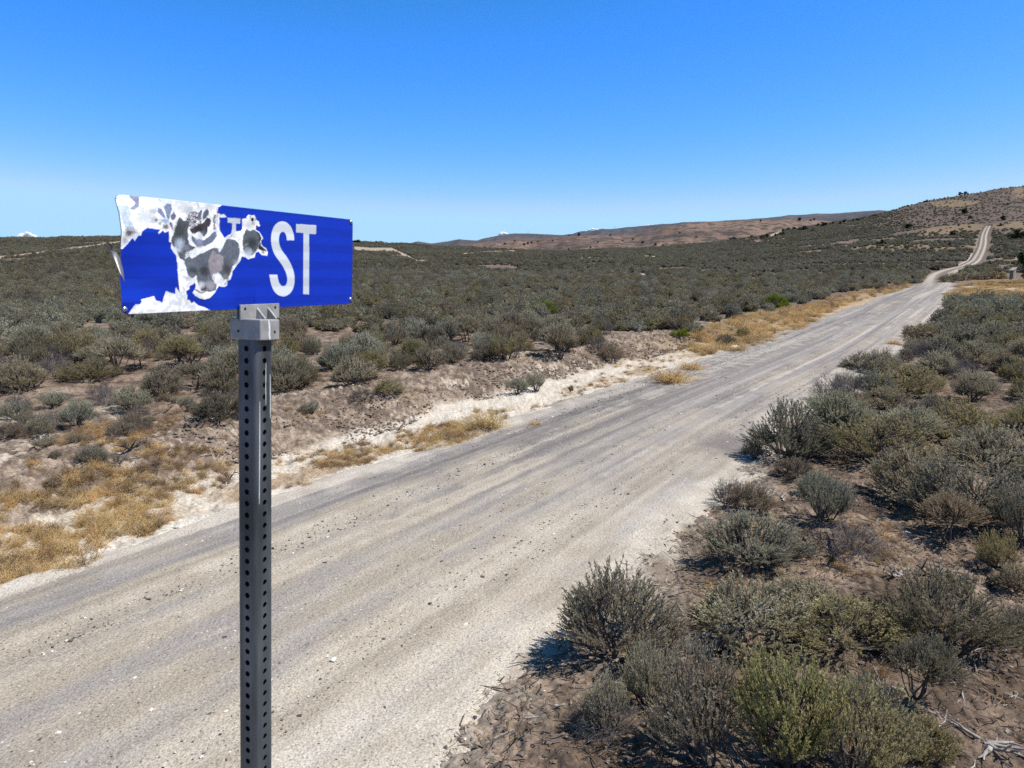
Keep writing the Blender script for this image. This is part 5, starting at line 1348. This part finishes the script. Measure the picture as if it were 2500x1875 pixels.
# litter: thousands of bits of twig
def litter():
    r = np.random.default_rng(77); Ps = []; n = 0
    x = r.uniform(-1, 12, 52000); y = r.uniform(2.5, 16, 52000); u, s = us_near(x, y)
    k = ((u > 2.3) & (u < 9) & (r.random(52000) < .75)) | ((u < -5.8) & (r.random(52000) < .2))
    x2 = r.uniform(-14, 0, 9000); y2 = r.uniform(8, 22, 9000); u2, s2 = us_near(x2, y2); k2 = (u2 < -4.4) & (u2 > -14)
    x = np.r_[x[k], x2[k2]]; y = np.r_[y[k], y2[k2]]; n = len(x)
    a = r.random(n) * 6.28; l = .03 + .2 * r.random(n) ** 2.2; z = ground(x, y)
    d = np.c_[np.cos(a), np.sin(a), r.normal(size=n) * .15]; p0 = np.c_[x, y, z + .012]
    b = np.c_[-np.sin(a), np.cos(a), np.abs(r.normal(size=n)) * .5] * (l * r.normal(size=n) * .18)[:, None]
    P = np.stack([p0 - d * l[:, None] / 2, p0 + b, p0 + d * l[:, None] / 2], 1)
    V, Q = tubes(P, np.tile([.0030, .0034, .0016], (n, 1)) * r.uniform(.5, 1.5, n)[:, None], 3)
    mi = np.repeat(r.choice(3, n, p=[.58, .14, .28]), 6)
    return new_mesh("twig_litter", V, Q, [M_darkwood, M_bleach, FOL['rust']], False, None, mi, np.full(len(V), .4))
o = link("twig_litter", litter()); tag(o, "scattered dry twigs on the soil under the shrubs", "litter", kind="stuff")

# stones and clods
def lumps(x, y, z, size, seed, flat=.65):
    r = np.random.default_rng(seed); n = len(x)
    B = np.array([(1, 0, 0), (0, 1, 0), (-1, 0, 0), (0, -1, 0), (0, 0, 1), (0, 0, -1), (.6, .6, .55), (-.6, .6, .5), (-.6, -.6, .55), (.6, -.6, .5)], float)
    Fc = np.array([(0, 6, 4), (6, 1, 4), (1, 7, 4), (7, 2, 4), (2, 8, 4), (8, 3, 4), (3, 9, 4), (9, 0, 4), (0, 1, 6), (1, 2, 7), (2, 3, 8), (3, 0, 9), (1, 0, 5), (2, 1, 5), (3, 2, 5), (0, 3, 5)])
    V = B[None] * (.65 + .7 * r.random((n, 10, 1))) * size[:, None, None] * np.array([1, 1, flat])
    a = r.random(n) * 6.28; c, s = np.cos(a)[:, None], np.sin(a)[:, None]
    Vx = V[..., 0] * c * 1.2 - V[..., 1] * s; Vy = V[..., 0] * s * 1.2 + V[..., 1] * c
    V = np.stack([Vx + x[:, None], Vy + y[:, None], V[..., 2] + z[:, None]], -1).reshape(-1, 3)
    Q = (np.arange(n)[:, None, None] * 10 + Fc[None]).reshape(-1, 3)
    return V, Q
r_ = np.random.default_rng(31)
M_st = [plain_material("dark_stone", (.045, .043, .045), .9, c2=(.10, .095, .095), scale=30), plain_material("grey_stone", (.16, .15, .145), .9, c2=(.26, .245, .235), scale=30), plain_material("pale_stone", (.42, .39, .36), .9, c2=(.58, .55, .50), scale=30)]
s_ = 1.5 + 30 * r_.random(34000) ** 1.7; u_ = r_.uniform(-2.3, 2.7, 34000)
ux = ND[0] * (off_c(s_) + u_) + DD[0] * s_; uy = ND[1] * (off_c(s_) + u_) + DD[1] * s_
k = fbm(s_ * .1, u_ * 2, 400, 2) + .6 * r_.random(34000) > .72
ux, uy, us_, ss_ = ux[k], uy[k], u_[k], s_[k]; sz = r_.exponential(.0034, len(ux)) + .003
uz = land(ux, uy) + bank(us_, ss_) + .055 * (1 - sstep(.4, 1.2, np.abs(us_) / 2.2)) + .012
V, Q = lumps(ux, uy, uz, np.minimum(sz, .03), 5)
mi = np.repeat(r_.choice(3, len(ux), p=[.5, .3, .2]), 16)
o = link("gravel", new_mesh("gravel", V, Q, M_st, False, None, mi)); tag(o, "loose dark and pale stones strewn over the road", "gravel", kind="stuff")
M_clod = [plain_material("clod", (.085, .064, .050), .95, c2=(.190, .150, .120), scale=25), plain_material("pale_clod", (.17, .135, .105), .95, c2=(.27, .225, .185), scale=25)]
s_ = r_.uniform(6.3, 32, 22000); L_ = 4.15 + np.abs(r_.normal(0, .95, 22000)) + (fbm(s_ * .5, s_ * 0, 41, 2) - .5) * .9
s2 = r_.uniform(0, 16, 48000); L2 = -r_.uniform(2.45, 9, 48000)
s_ = np.r_[s_, s2]; L_ = np.r_[L_, L2]
ux = ND[0] * (off_c(s_) - L_) + DD[0] * s_; uy = ND[1] * (off_c(s_) - L_) + DD[1] * s_
k = fbm(ux * .9, uy * .9, 410, 3) + .2 * r_.random(len(ux)) > .53
ux, uy, L_ = ux[k], uy[k], L_[k]; sz = np.minimum(r_.exponential(.010, len(ux)) + .005, .045) * np.where(L_ < 0, .5, .95)
V, Q = lumps(ux, uy, ground(ux, uy), sz, 6, .8)
o = link("soil_clods", new_mesh("soil_clods", V, Q, M_clod, False, None, np.repeat(r_.choice(2, len(ux), p=[.88, .12]), 16))); tag(o, "crumbled brown soil clods on the bank and under shrubs", "soil clods", kind="stuff")

# white rock in the grass
def rock(seed, w, name, m_):
    r = np.random.default_rng(seed); th, ph = np.meshgrid(np.linspace(0, 2 * np.pi, 25)[:-1], np.linspace(.02, np.pi - .02, 14))
    dx, dy, dz = np.sin(ph) * np.cos(th), np.sin(ph) * np.sin(th), np.cos(ph)
    k = .8 + .45 * fbm(dx * 1.6 + 5 + seed, dy * 1.6 + dz * 1.3, seed, 3)
    V = np.stack([dx * k * w * .5, dy * k * w * .36, dz * k * w * .30 + w * .12], -1)
    i = np.arange(13)[:, None] * 24 + np.arange(24)[None]; i2 = np.arange(13)[:, None] * 24 + (np.arange(24)[None] + 1) % 24
    return new_mesh(name, V.reshape(-1, 3), np.stack([i, i2, i2 + 24, i + 24], -1).reshape(-1, 4), [m_], False)
P = at(1795, 854); dep = P[1] * CT - (P[2] - 3) * ST
o = link("white_rock", rock(4, 24 * dep / F, "white_rock", plain_material("white_rock", (.66, .65, .64), .8, c2=(.80, .79, .77), scale=9))); o.location = P
tag(o, "white rock lying in golden grass left of the road", "rock")
for i, (px, py, wp, lab) in enumerate([(2212, 1312, 20, "flat pale stone on the soil under the biggest bush"), (440, 1288, 26, "flat tan stone near the weeds left of the post"), (330, 618 + 680, 18, "small pale stone in the golden weeds")]):
    P = at(px, py); dep = P[1] * CT - (P[2] - 3) * ST
    o = link("stone", rock(11 + i, wp * dep / F, "stone", M_st[2])); o.location = P; o.scale[2] = .6; tag(o, lab, "stone")

# ------------------------------------------------------------------ trees
def make_tree(name, seed, n=420, kind='juniper'):
    r = np.random.default_rng(seed)
    # crown: clumps of leaf sprays round a few limbs
    nl = 11; c = np.c_[r.normal(size=(nl, 2)) * .19, .25 + .6 * r.random(nl)]
    c[:, :2] *= (1.15 - .55 * c[:, 2:3])
    f = r.integers(0, nl, n); p = c[f] + rand_unit(r, n) * (.16 * r.random(n) ** .5)[:, None]
    p[:, 2] = np.clip(p[:, 2], .10, 1.0)
    ll, lw, per = (.11, .05, 4) if kind == 'juniper' else (.06, .035, 9)
    V, Q, ff = leaf_quads(r, p, unit(p - np.array([0, 0, .4])), np.full(n, .05), per, ll, lw, 1.0)
    tn = np.repeat(np.clip(r.random(nl)[f[ff]] * .5 + .5 * r.random(len(ff)), 0, 1), 4)
    crown = new_mesh(name + "_crown", V, Q, [FOL['juniper' if kind == 'juniper' else 'tree']], False, tint=tn)
    t = np.linspace(0, 1, 5)
    Ps = [np.c_[.02 * np.sin(3 * t), 0 * t, -.03 + t * .6]]; Rs = [.035 * (1 - .7 * t)]
    for q in c: Ps.append(np.outer(1 - t, [0.01, 0, .12 + .3 * q[2] * r.random()]) + np.outer(t, q)); Rs.append(.016 * (1 - .7 * t))
    TV, TQ = tubes(np.array(Ps), np.array(Rs), 5)
    return crown, new_mesh(name + "_trunk", TV, TQ, [M_bark], True)
JUN = [make_tree("juniper", 800 + i) for i in range(4)]
LEAFY = make_tree("leafy", 850, 900, 'leafy')
def add_tree(P, w, h, label, group=None, proto=None, name="juniper_tree", cat="tree"):
    crown, trunk = proto or random.choice(JUN)
    o = empty(name, P, random.random() * 6.28); o.scale = (w * 1.1, w * 1.1, h); tag(o, label, cat, group)
    link("trunk", trunk, o); link("crown", crown, o); return o
T1 = [(2152, 599, 17, 17, "round dark juniper with visible trunk on the tan strip of the lower slope"), (2218, 557, 25, 12, "wide flat dark juniper on the hillside above the tan strip"),
      (2326, 576, 16, 15, "round dark juniper left of the upper two-track"), (2318, 600, 8, 11, "narrow dark juniper below the round one left of the two-track"),
      (2354, 523, 16, 16, "dark juniper high on the bare hillside"), (2367, 534, 9, 10, "small juniper right below the one high on the hillside"),
      (2448, 538, 15, 13, "round juniper on the slope right of the road's crest"), (2442, 552, 12, 9, "low juniper just right of the two-track's end"),
      (2490, 584, 40, 26, "large wide juniper with a black shadow near the right edge"), (2343, 477, 10, 9, "left tree of the pair on the hill's skyline"),
      (2356, 475.5, 12, 9, "right tree of the pair on the hill's skyline"), (2261, 493, 11, 6, "single dark juniper on the skyline below the pair"),
      (2216, 504.5, 7, 5, "smallest lone juniper lowest on the right skyline"), (2457, 500, 9, 6, "small juniper near the top right of the hill"), (2440, 494, 6, 5, "tiny dark shrub tree left of the top right juniper")]
for px, py, wp, hp, lab in T1:
    P = at(px, py); dep = P[1] * CT - (P[2] - 3) * ST; add_tree(P - np.array([0, 0, .2]), wp * dep / F, hp * dep / F, lab)
ROW = [(1859, 584, 13, 10), (1872, 579, 12, 9), (1893, 578, 7, 8), (1910, 575, 14, 9), (1912, 565, 9, 6), (1924, 563, 10, 8), (1938, 562, 9, 8), (1951, 563, 10, 8), (1963, 563, 15, 12),
       (1985, 566, 10, 8), (1994, 569, 8, 6), (1998, 553, 12, 8), (2010, 554, 16, 11), (2034, 549, 11, 7), (2050, 549, 11, 8), (2061, 544, 9, 8), (2084, 540, 8, 6), (2092, 540, 11, 7), (2104, 536, 8, 5),
       (2122, 534, 7, 5), (2132, 530, 8, 5), (2138, 529, 8, 5)]
for px, py, wp, hp in ROW:
    P = at(px, py); dep = P[1] * CT - (P[2] - 3) * ST; add_tree(P - np.array([0, 0, .3]), wp * dep / F * 1.1, hp * dep / F * 1.15, "dark juniper in the row along the foot of the right hill's skyline", "junipers along the hill's lower skyline")
FARJ = [(1953, 538, 14, 6), (1979, 539, 6, 4), (1988, 538, 8, 5), (1857, 541, 6, 4), (1413, 577, 8, 8), (1490, 576, 5, 5), (1569, 595, 8, 6), (1600, 599, 7, 6), (1618, 602, 6, 5), (1288, 597, 7, 6), (1298, 595, 6, 5), (1280, 599, 7, 5),
        (1234, 598, 8, 4), (1257, 590, 5, 4), (1313, 592, 5, 4), (1790, 586, 17, 7), (1835, 580, 12, 7), (1442, 606, 6, 4), (1487, 610, 9, 4), (1720, 596, 7, 4), (1390, 576, 5, 4), (1388, 610, 5, 4), (1545, 585, 6, 4), (1660, 570, 5, 4), (1700, 580, 5, 4), (1350, 590, 5, 4), (1460, 592, 5, 4), (1520, 588, 4, 4)]
for px, py, wp, hp in FARJ:
    P = at(px, py, True); dep = P[1] * CT - (P[2] - 3) * ST; add_tree(P - np.array([0, 0, .5]), wp * dep / F * 1.1, hp * dep / F * 1.15, "small dark juniper dotted on the far reddish brown hills", "junipers on the far brown hills")
for px, py, wp, hp, lab in [(1153, 605, 5, 6, "left one of three thin dark trees on the plain's far rim"), (1182, 606, 4, 7, "middle one of three thin dark trees on the plain's far rim"), (1226, 609, 4, 6, "right one of three thin dark trees on the plain's far rim"),
                            (872, 594, 26, 9, "dark tree clump on the low rise just right of the sign")]:
    P = at(px, py); dep = P[1] * CT - (P[2] - 3) * ST; add_tree(P - np.array([0, 0, .2]), wp * dep / F, hp * dep / F, lab)
P = at(2515, 694); dep = P[1] * CT - (P[2] - 3) * ST
add_tree(P, 62 * dep / F, 82 * dep / F, "leafy green tree cut by the right edge above the tan field", proto=LEAFY, name="leafy_tree")
P = at(2512, 735); dep = P[1] * CT - (P[2] - 3) * ST
# weathered post of the old gate
P = at(2471, 684); dep = P[1] * CT - (P[2] - 3) * ST
gp = empty("gate_post", P, .5); tag(gp, "thick weathered wooden post with a pale slanted top by the side track", "post")
hw, hh_ = 12 * dep / F / 2, 30 * dep / F
M_post = plain_material("weathered_post", (.16, .13, .105), .95, c2=(.30, .26, .22), scale=4, stretch=(1, 1, .2)); M_top = plain_material("pale_cut_wood", (.22, .20, .18), .9, c2=(.33, .31, .28), scale=5)
Vp = np.array([(sx * hw * k, sy * hw * .7 * k, z + (sx * .12 * hh_ if z > .5 else 0)) for z, k in ((-.1, 1.08), (hh_ * .45, .97), (hh_ * .86, .93)) for sx, sy in ((-1, -1), (-.2, -1.15), (1, -1), (1.1, .1), (1, 1), (0, 1.1), (-1, 1), (-1.1, 0))])
j = np.arange(8); j2 = (j + 1) % 8
link("shaft", new_mesh("shaft", Vp, [np.r_[np.c_[j, j2, j2 + 8, j + 8], np.c_[j + 8, j2 + 8, j2 + 16, j + 16]], np.array([[16, 17, 18, 19, 20, 21, 22, 23]])], [M_post]), gp)
Vc = np.array([(x * hw * 1.2, y * hw * .95, hh_ * .87 + x * .12 * hh_ + z) for z in (.01, hh_ * .05) for x, y in ((-1, -1), (1, -1), (1.05, 0), (1, 1), (-1, 1), (-1.05, 0))])
j = np.arange(6); j2 = (j + 1) % 6
link("cap", new_mesh("cap", Vc, [np.c_[j, j2, j2 + 6, j + 6], np.array([[0, 5, 4, 3, 2, 1], [6, 7, 8, 9, 10, 11]])], [M_top]), gp)
# thin mast far away
for px, py, hp, lab in [(1501, 558.5, 7, "thin radio mast on the dark far ridge"), (1289, 570, 7, "thin mast on the low dark ridge behind the brown hills")]:
    q = ray(px, py); q = q / math.hypot(q[0], q[1]) * 5150; H_ = hp * 5150 / F
    pp = np.array([[[0, 0, -8], [0, 0, H_ * .5], [0, 0, H_]]], float); V, Q = tubes(pp, np.array([[.9, .8, .5]]), 5)
    o = link("radio_mast", new_mesh("radio_mast", V, Q, [M_alu_dull])); o.location = CAM + q; tag(o, lab, "mast")

# ------------------------------------------------------------------ clouds on the horizon
M_cloud = plain_material("cloud", (.90, .90, .90), 1.0, spec=0)
_nt = M_cloud.node_tree; _b = [n for n in _nt.nodes if n.type == 'BSDF_PRINCIPLED'][0]; _o = [n for n in _nt.nodes if n.type == 'OUTPUT_MATERIAL'][0]
_m = _nt.nodes.new('ShaderNodeMixShader'); _t = _nt.nodes.new('ShaderNodeBsdfTransparent'); _l = _nt.nodes.new('ShaderNodeLayerWeight'); _l.inputs[0].default_value = .35
_r = _nt.nodes.new('ShaderNodeMapRange'); _r.inputs[1].default_value = .15; _r.inputs[2].default_value = .75; _r.inputs[3].default_value = .45; _r.inputs[4].default_value = 1.0
_nt.links.new(_l.outputs['Facing'], _r.inputs[0]); _nt.links.new(_r.outputs[0], _m.inputs[0]); _nt.links.new(_b.outputs[0], _m.inputs[1]); _nt.links.new(_t.outputs[0], _m.inputs[2]); _nt.links.new(_m.outputs[0], _o.inputs[0])
def cloud(px, py, wp, hp, seed, label):
    r = np.random.default_rng(seed); D = 16000.; q = ray(px, py); q = q / math.hypot(q[0], q[1]) * D
    k = D / F; Vs = []; Qs = []; cnt = 0
    th, ph = np.meshgrid(np.linspace(0, 2 * np.pi, 21)[:-1], np.linspace(.03, np.pi - .03, 12))
    for i in range(14):
        bx = r.uniform(-.5, .5); top = (1 - abs(bx) * 1.5) * r.uniform(.2, 1)
        rad = r.uniform(.20, .34) * hp * k
        c_ = np.array([bx * wp * k, r.normal() * wp * k * .15, max(0, top) * hp * k * .55])
        d = np.stack([np.sin(ph) * np.cos(th), np.sin(ph) * np.sin(th), np.cos(ph)], -1)
        rr_ = rad * (.88 + .26 * fbm(d[..., 0] * 2 + i * 3, d[..., 1] * 2 + d[..., 2] * 2.3, seed + i, 3))
        V = c_ + d * rr_[..., None] * np.array([1.35, 1, 1]); Vs.append(V.reshape(-1, 3))
        a = np.arange(11)[:, None] * 20 + np.arange(20)[None]; b_ = np.arange(11)[:, None] * 20 + (np.arange(20)[None] + 1) % 20
        Qs.append(np.stack([a, b_, b_ + 20, a + 20], -1).reshape(-1, 4) + cnt); cnt += 240
    o = link("cloud", new_mesh("cloud", np.concatenate(Vs), np.concatenate(Qs), [M_cloud], True)); o.location = CAM + q
    o.rotation_euler[2] = -math.atan2(q[0], q[1]); tag(o, label, "cloud")
cloud(66, 580, 26, 16, 1, "small faint cloud above the left ridge"); cloud(1228, 574, 20, 12, 2, "small white cloud left of the far hills' low ridge")
cloud(1450, 563, 24, 9, 3, "small white cloud behind the middle of the dark ridge"); cloud(1592, 552, 36, 7, 4, "flat white cloud peeking over the dark ridge")

# ------------------------------------------------------------------ light
SUN_AZ, SUN_EL = R(104), R(59)
w = bpy.data.worlds.new("World"); scene.world = w; w.use_nodes = True
nt = w.node_tree; nt.nodes.clear()
sky = nt.nodes.new('ShaderNodeTexSky'); sky.sky_type = 'NISHITA'; sky.sun_disc = False
sky.sun_elevation = SUN_EL; sky.sun_rotation = SUN_AZ
sky.altitude = 1600; sky.air_density = 1.0; sky.dust_density = .25; sky.ozone_density = 3.0
bg = nt.nodes.new('ShaderNodeBackground'); bg.inputs['Strength'].default_value = .114
ow = nt.nodes.new('ShaderNodeOutputWorld')
# the camera's deep, saturated rendering of a dry desert sky
sp = nt.nodes.new('ShaderNodeSeparateColor'); cb = nt.nodes.new('ShaderNodeCombineColor')
nt.links.new(sky.outputs[0], sp.inputs[0])
def mth(op, a, v):
    n = nt.nodes.new('ShaderNodeMath'); n.operation = op; nt.links.new(a, n.inputs[0]); n.inputs[1].default_value = v; return n.outputs[0]
nt.links.new(mth('MINIMUM', mth('ADD', mth('MULTIPLY', mth('POWER', sp.outputs[0], 2.6), .13), .05), 2.6), cb.inputs[0])
nt.links.new(mth('MINIMUM', mth('MULTIPLY', mth('POWER', sp.outputs[1], 1.08), .77), 4.5), cb.inputs[1])
nt.links.new(mth('MINIMUM', mth('MULTIPLY', mth('POWER', sp.outputs[2], 2.0), .36), 6.2), cb.inputs[2])
# sky dimmed towards the zenith to cut the fill light
tc = nt.nodes.new('ShaderNodeTexCoord'); sx = nt.nodes.new('ShaderNodeSeparateXYZ'); mr = nt.nodes.new('ShaderNodeMapRange'); mr.interpolation_type = 'SMOOTHSTEP'
mr.inputs[1].default_value = .40; mr.inputs[2].default_value = .90; mr.inputs[3].default_value = 1.0; mr.inputs[4].default_value = .5
nt.links.new(tc.outputs['Generated'], sx.inputs[0]); nt.links.new(sx.outputs[2], mr.inputs[0])
vm = nt.nodes.new('ShaderNodeVectorMath'); vm.operation = 'SCALE'; nt.links.new(cb.outputs[0], vm.inputs[0]); nt.links.new(mr.outputs[0], vm.inputs['Scale'])
nt.links.new(vm.outputs[0], bg.inputs[0]); nt.links.new(bg.outputs[0], ow.inputs[0])
sd = bpy.data.lights.new("sun", 'SUN'); sd.energy = 5.0; sd.angle = R(.53); sd.color = (1, .94, .83)
so = bpy.data.objects.new("sun", sd); col.objects.link(so)
S = Vector((math.sin(SUN_AZ) * math.cos(SUN_EL), math.cos(SUN_AZ) * math.cos(SUN_EL), math.sin(SUN_EL)))
so.rotation_euler = S.to_track_quat('Z', 'Y').to_euler(); so.location = (20, 0, 30)

# dry air between here and the far ridges
HX, HZ0, HZ1 = 7300., -60., 640.
hv = np.array([(x, y, z) for z in (HZ0, HZ1) for y in (-HX, HX) for x in (-HX, HX)])
mh = bpy.data.materials.new("haze"); mh.use_nodes = True; nh = mh.node_tree; nh.nodes.clear()
oh = nh.nodes.new('ShaderNodeOutputMaterial'); vh = nh.nodes.new('ShaderNodeVolumePrincipled')
vh.inputs['Color'].default_value = (.80, .88, 1, 1); vh.inputs['Density'].default_value = 1.0e-5; vh.inputs['Anisotropy'].default_value = .2
nh.links.new(vh.outputs[0], oh.inputs['Volume'])
o = link("haze", new_mesh("haze", hv, np.array([[0, 2, 3, 1], [4, 5, 7, 6], [0, 1, 5, 4], [2, 6, 7, 3], [0, 4, 6, 2], [1, 3, 7, 5]]), [mh]))
tag(o, "thin bluish haze in front of the far ridges", "haze", kind="stuff")

vs = scene.view_settings
vs.view_transform = 'Standard'; vs.look = 'None'; vs.gamma = 1; vs.exposure = .55; vs.use_curve_mapping = False
scene.cycles.max_bounces = 7; scene.cycles.diffuse_bounces = 5; scene.cycles.volume_bounces = 0; scene.cycles.glossy_bounces = 3
scene.cycles.use_denoising = False
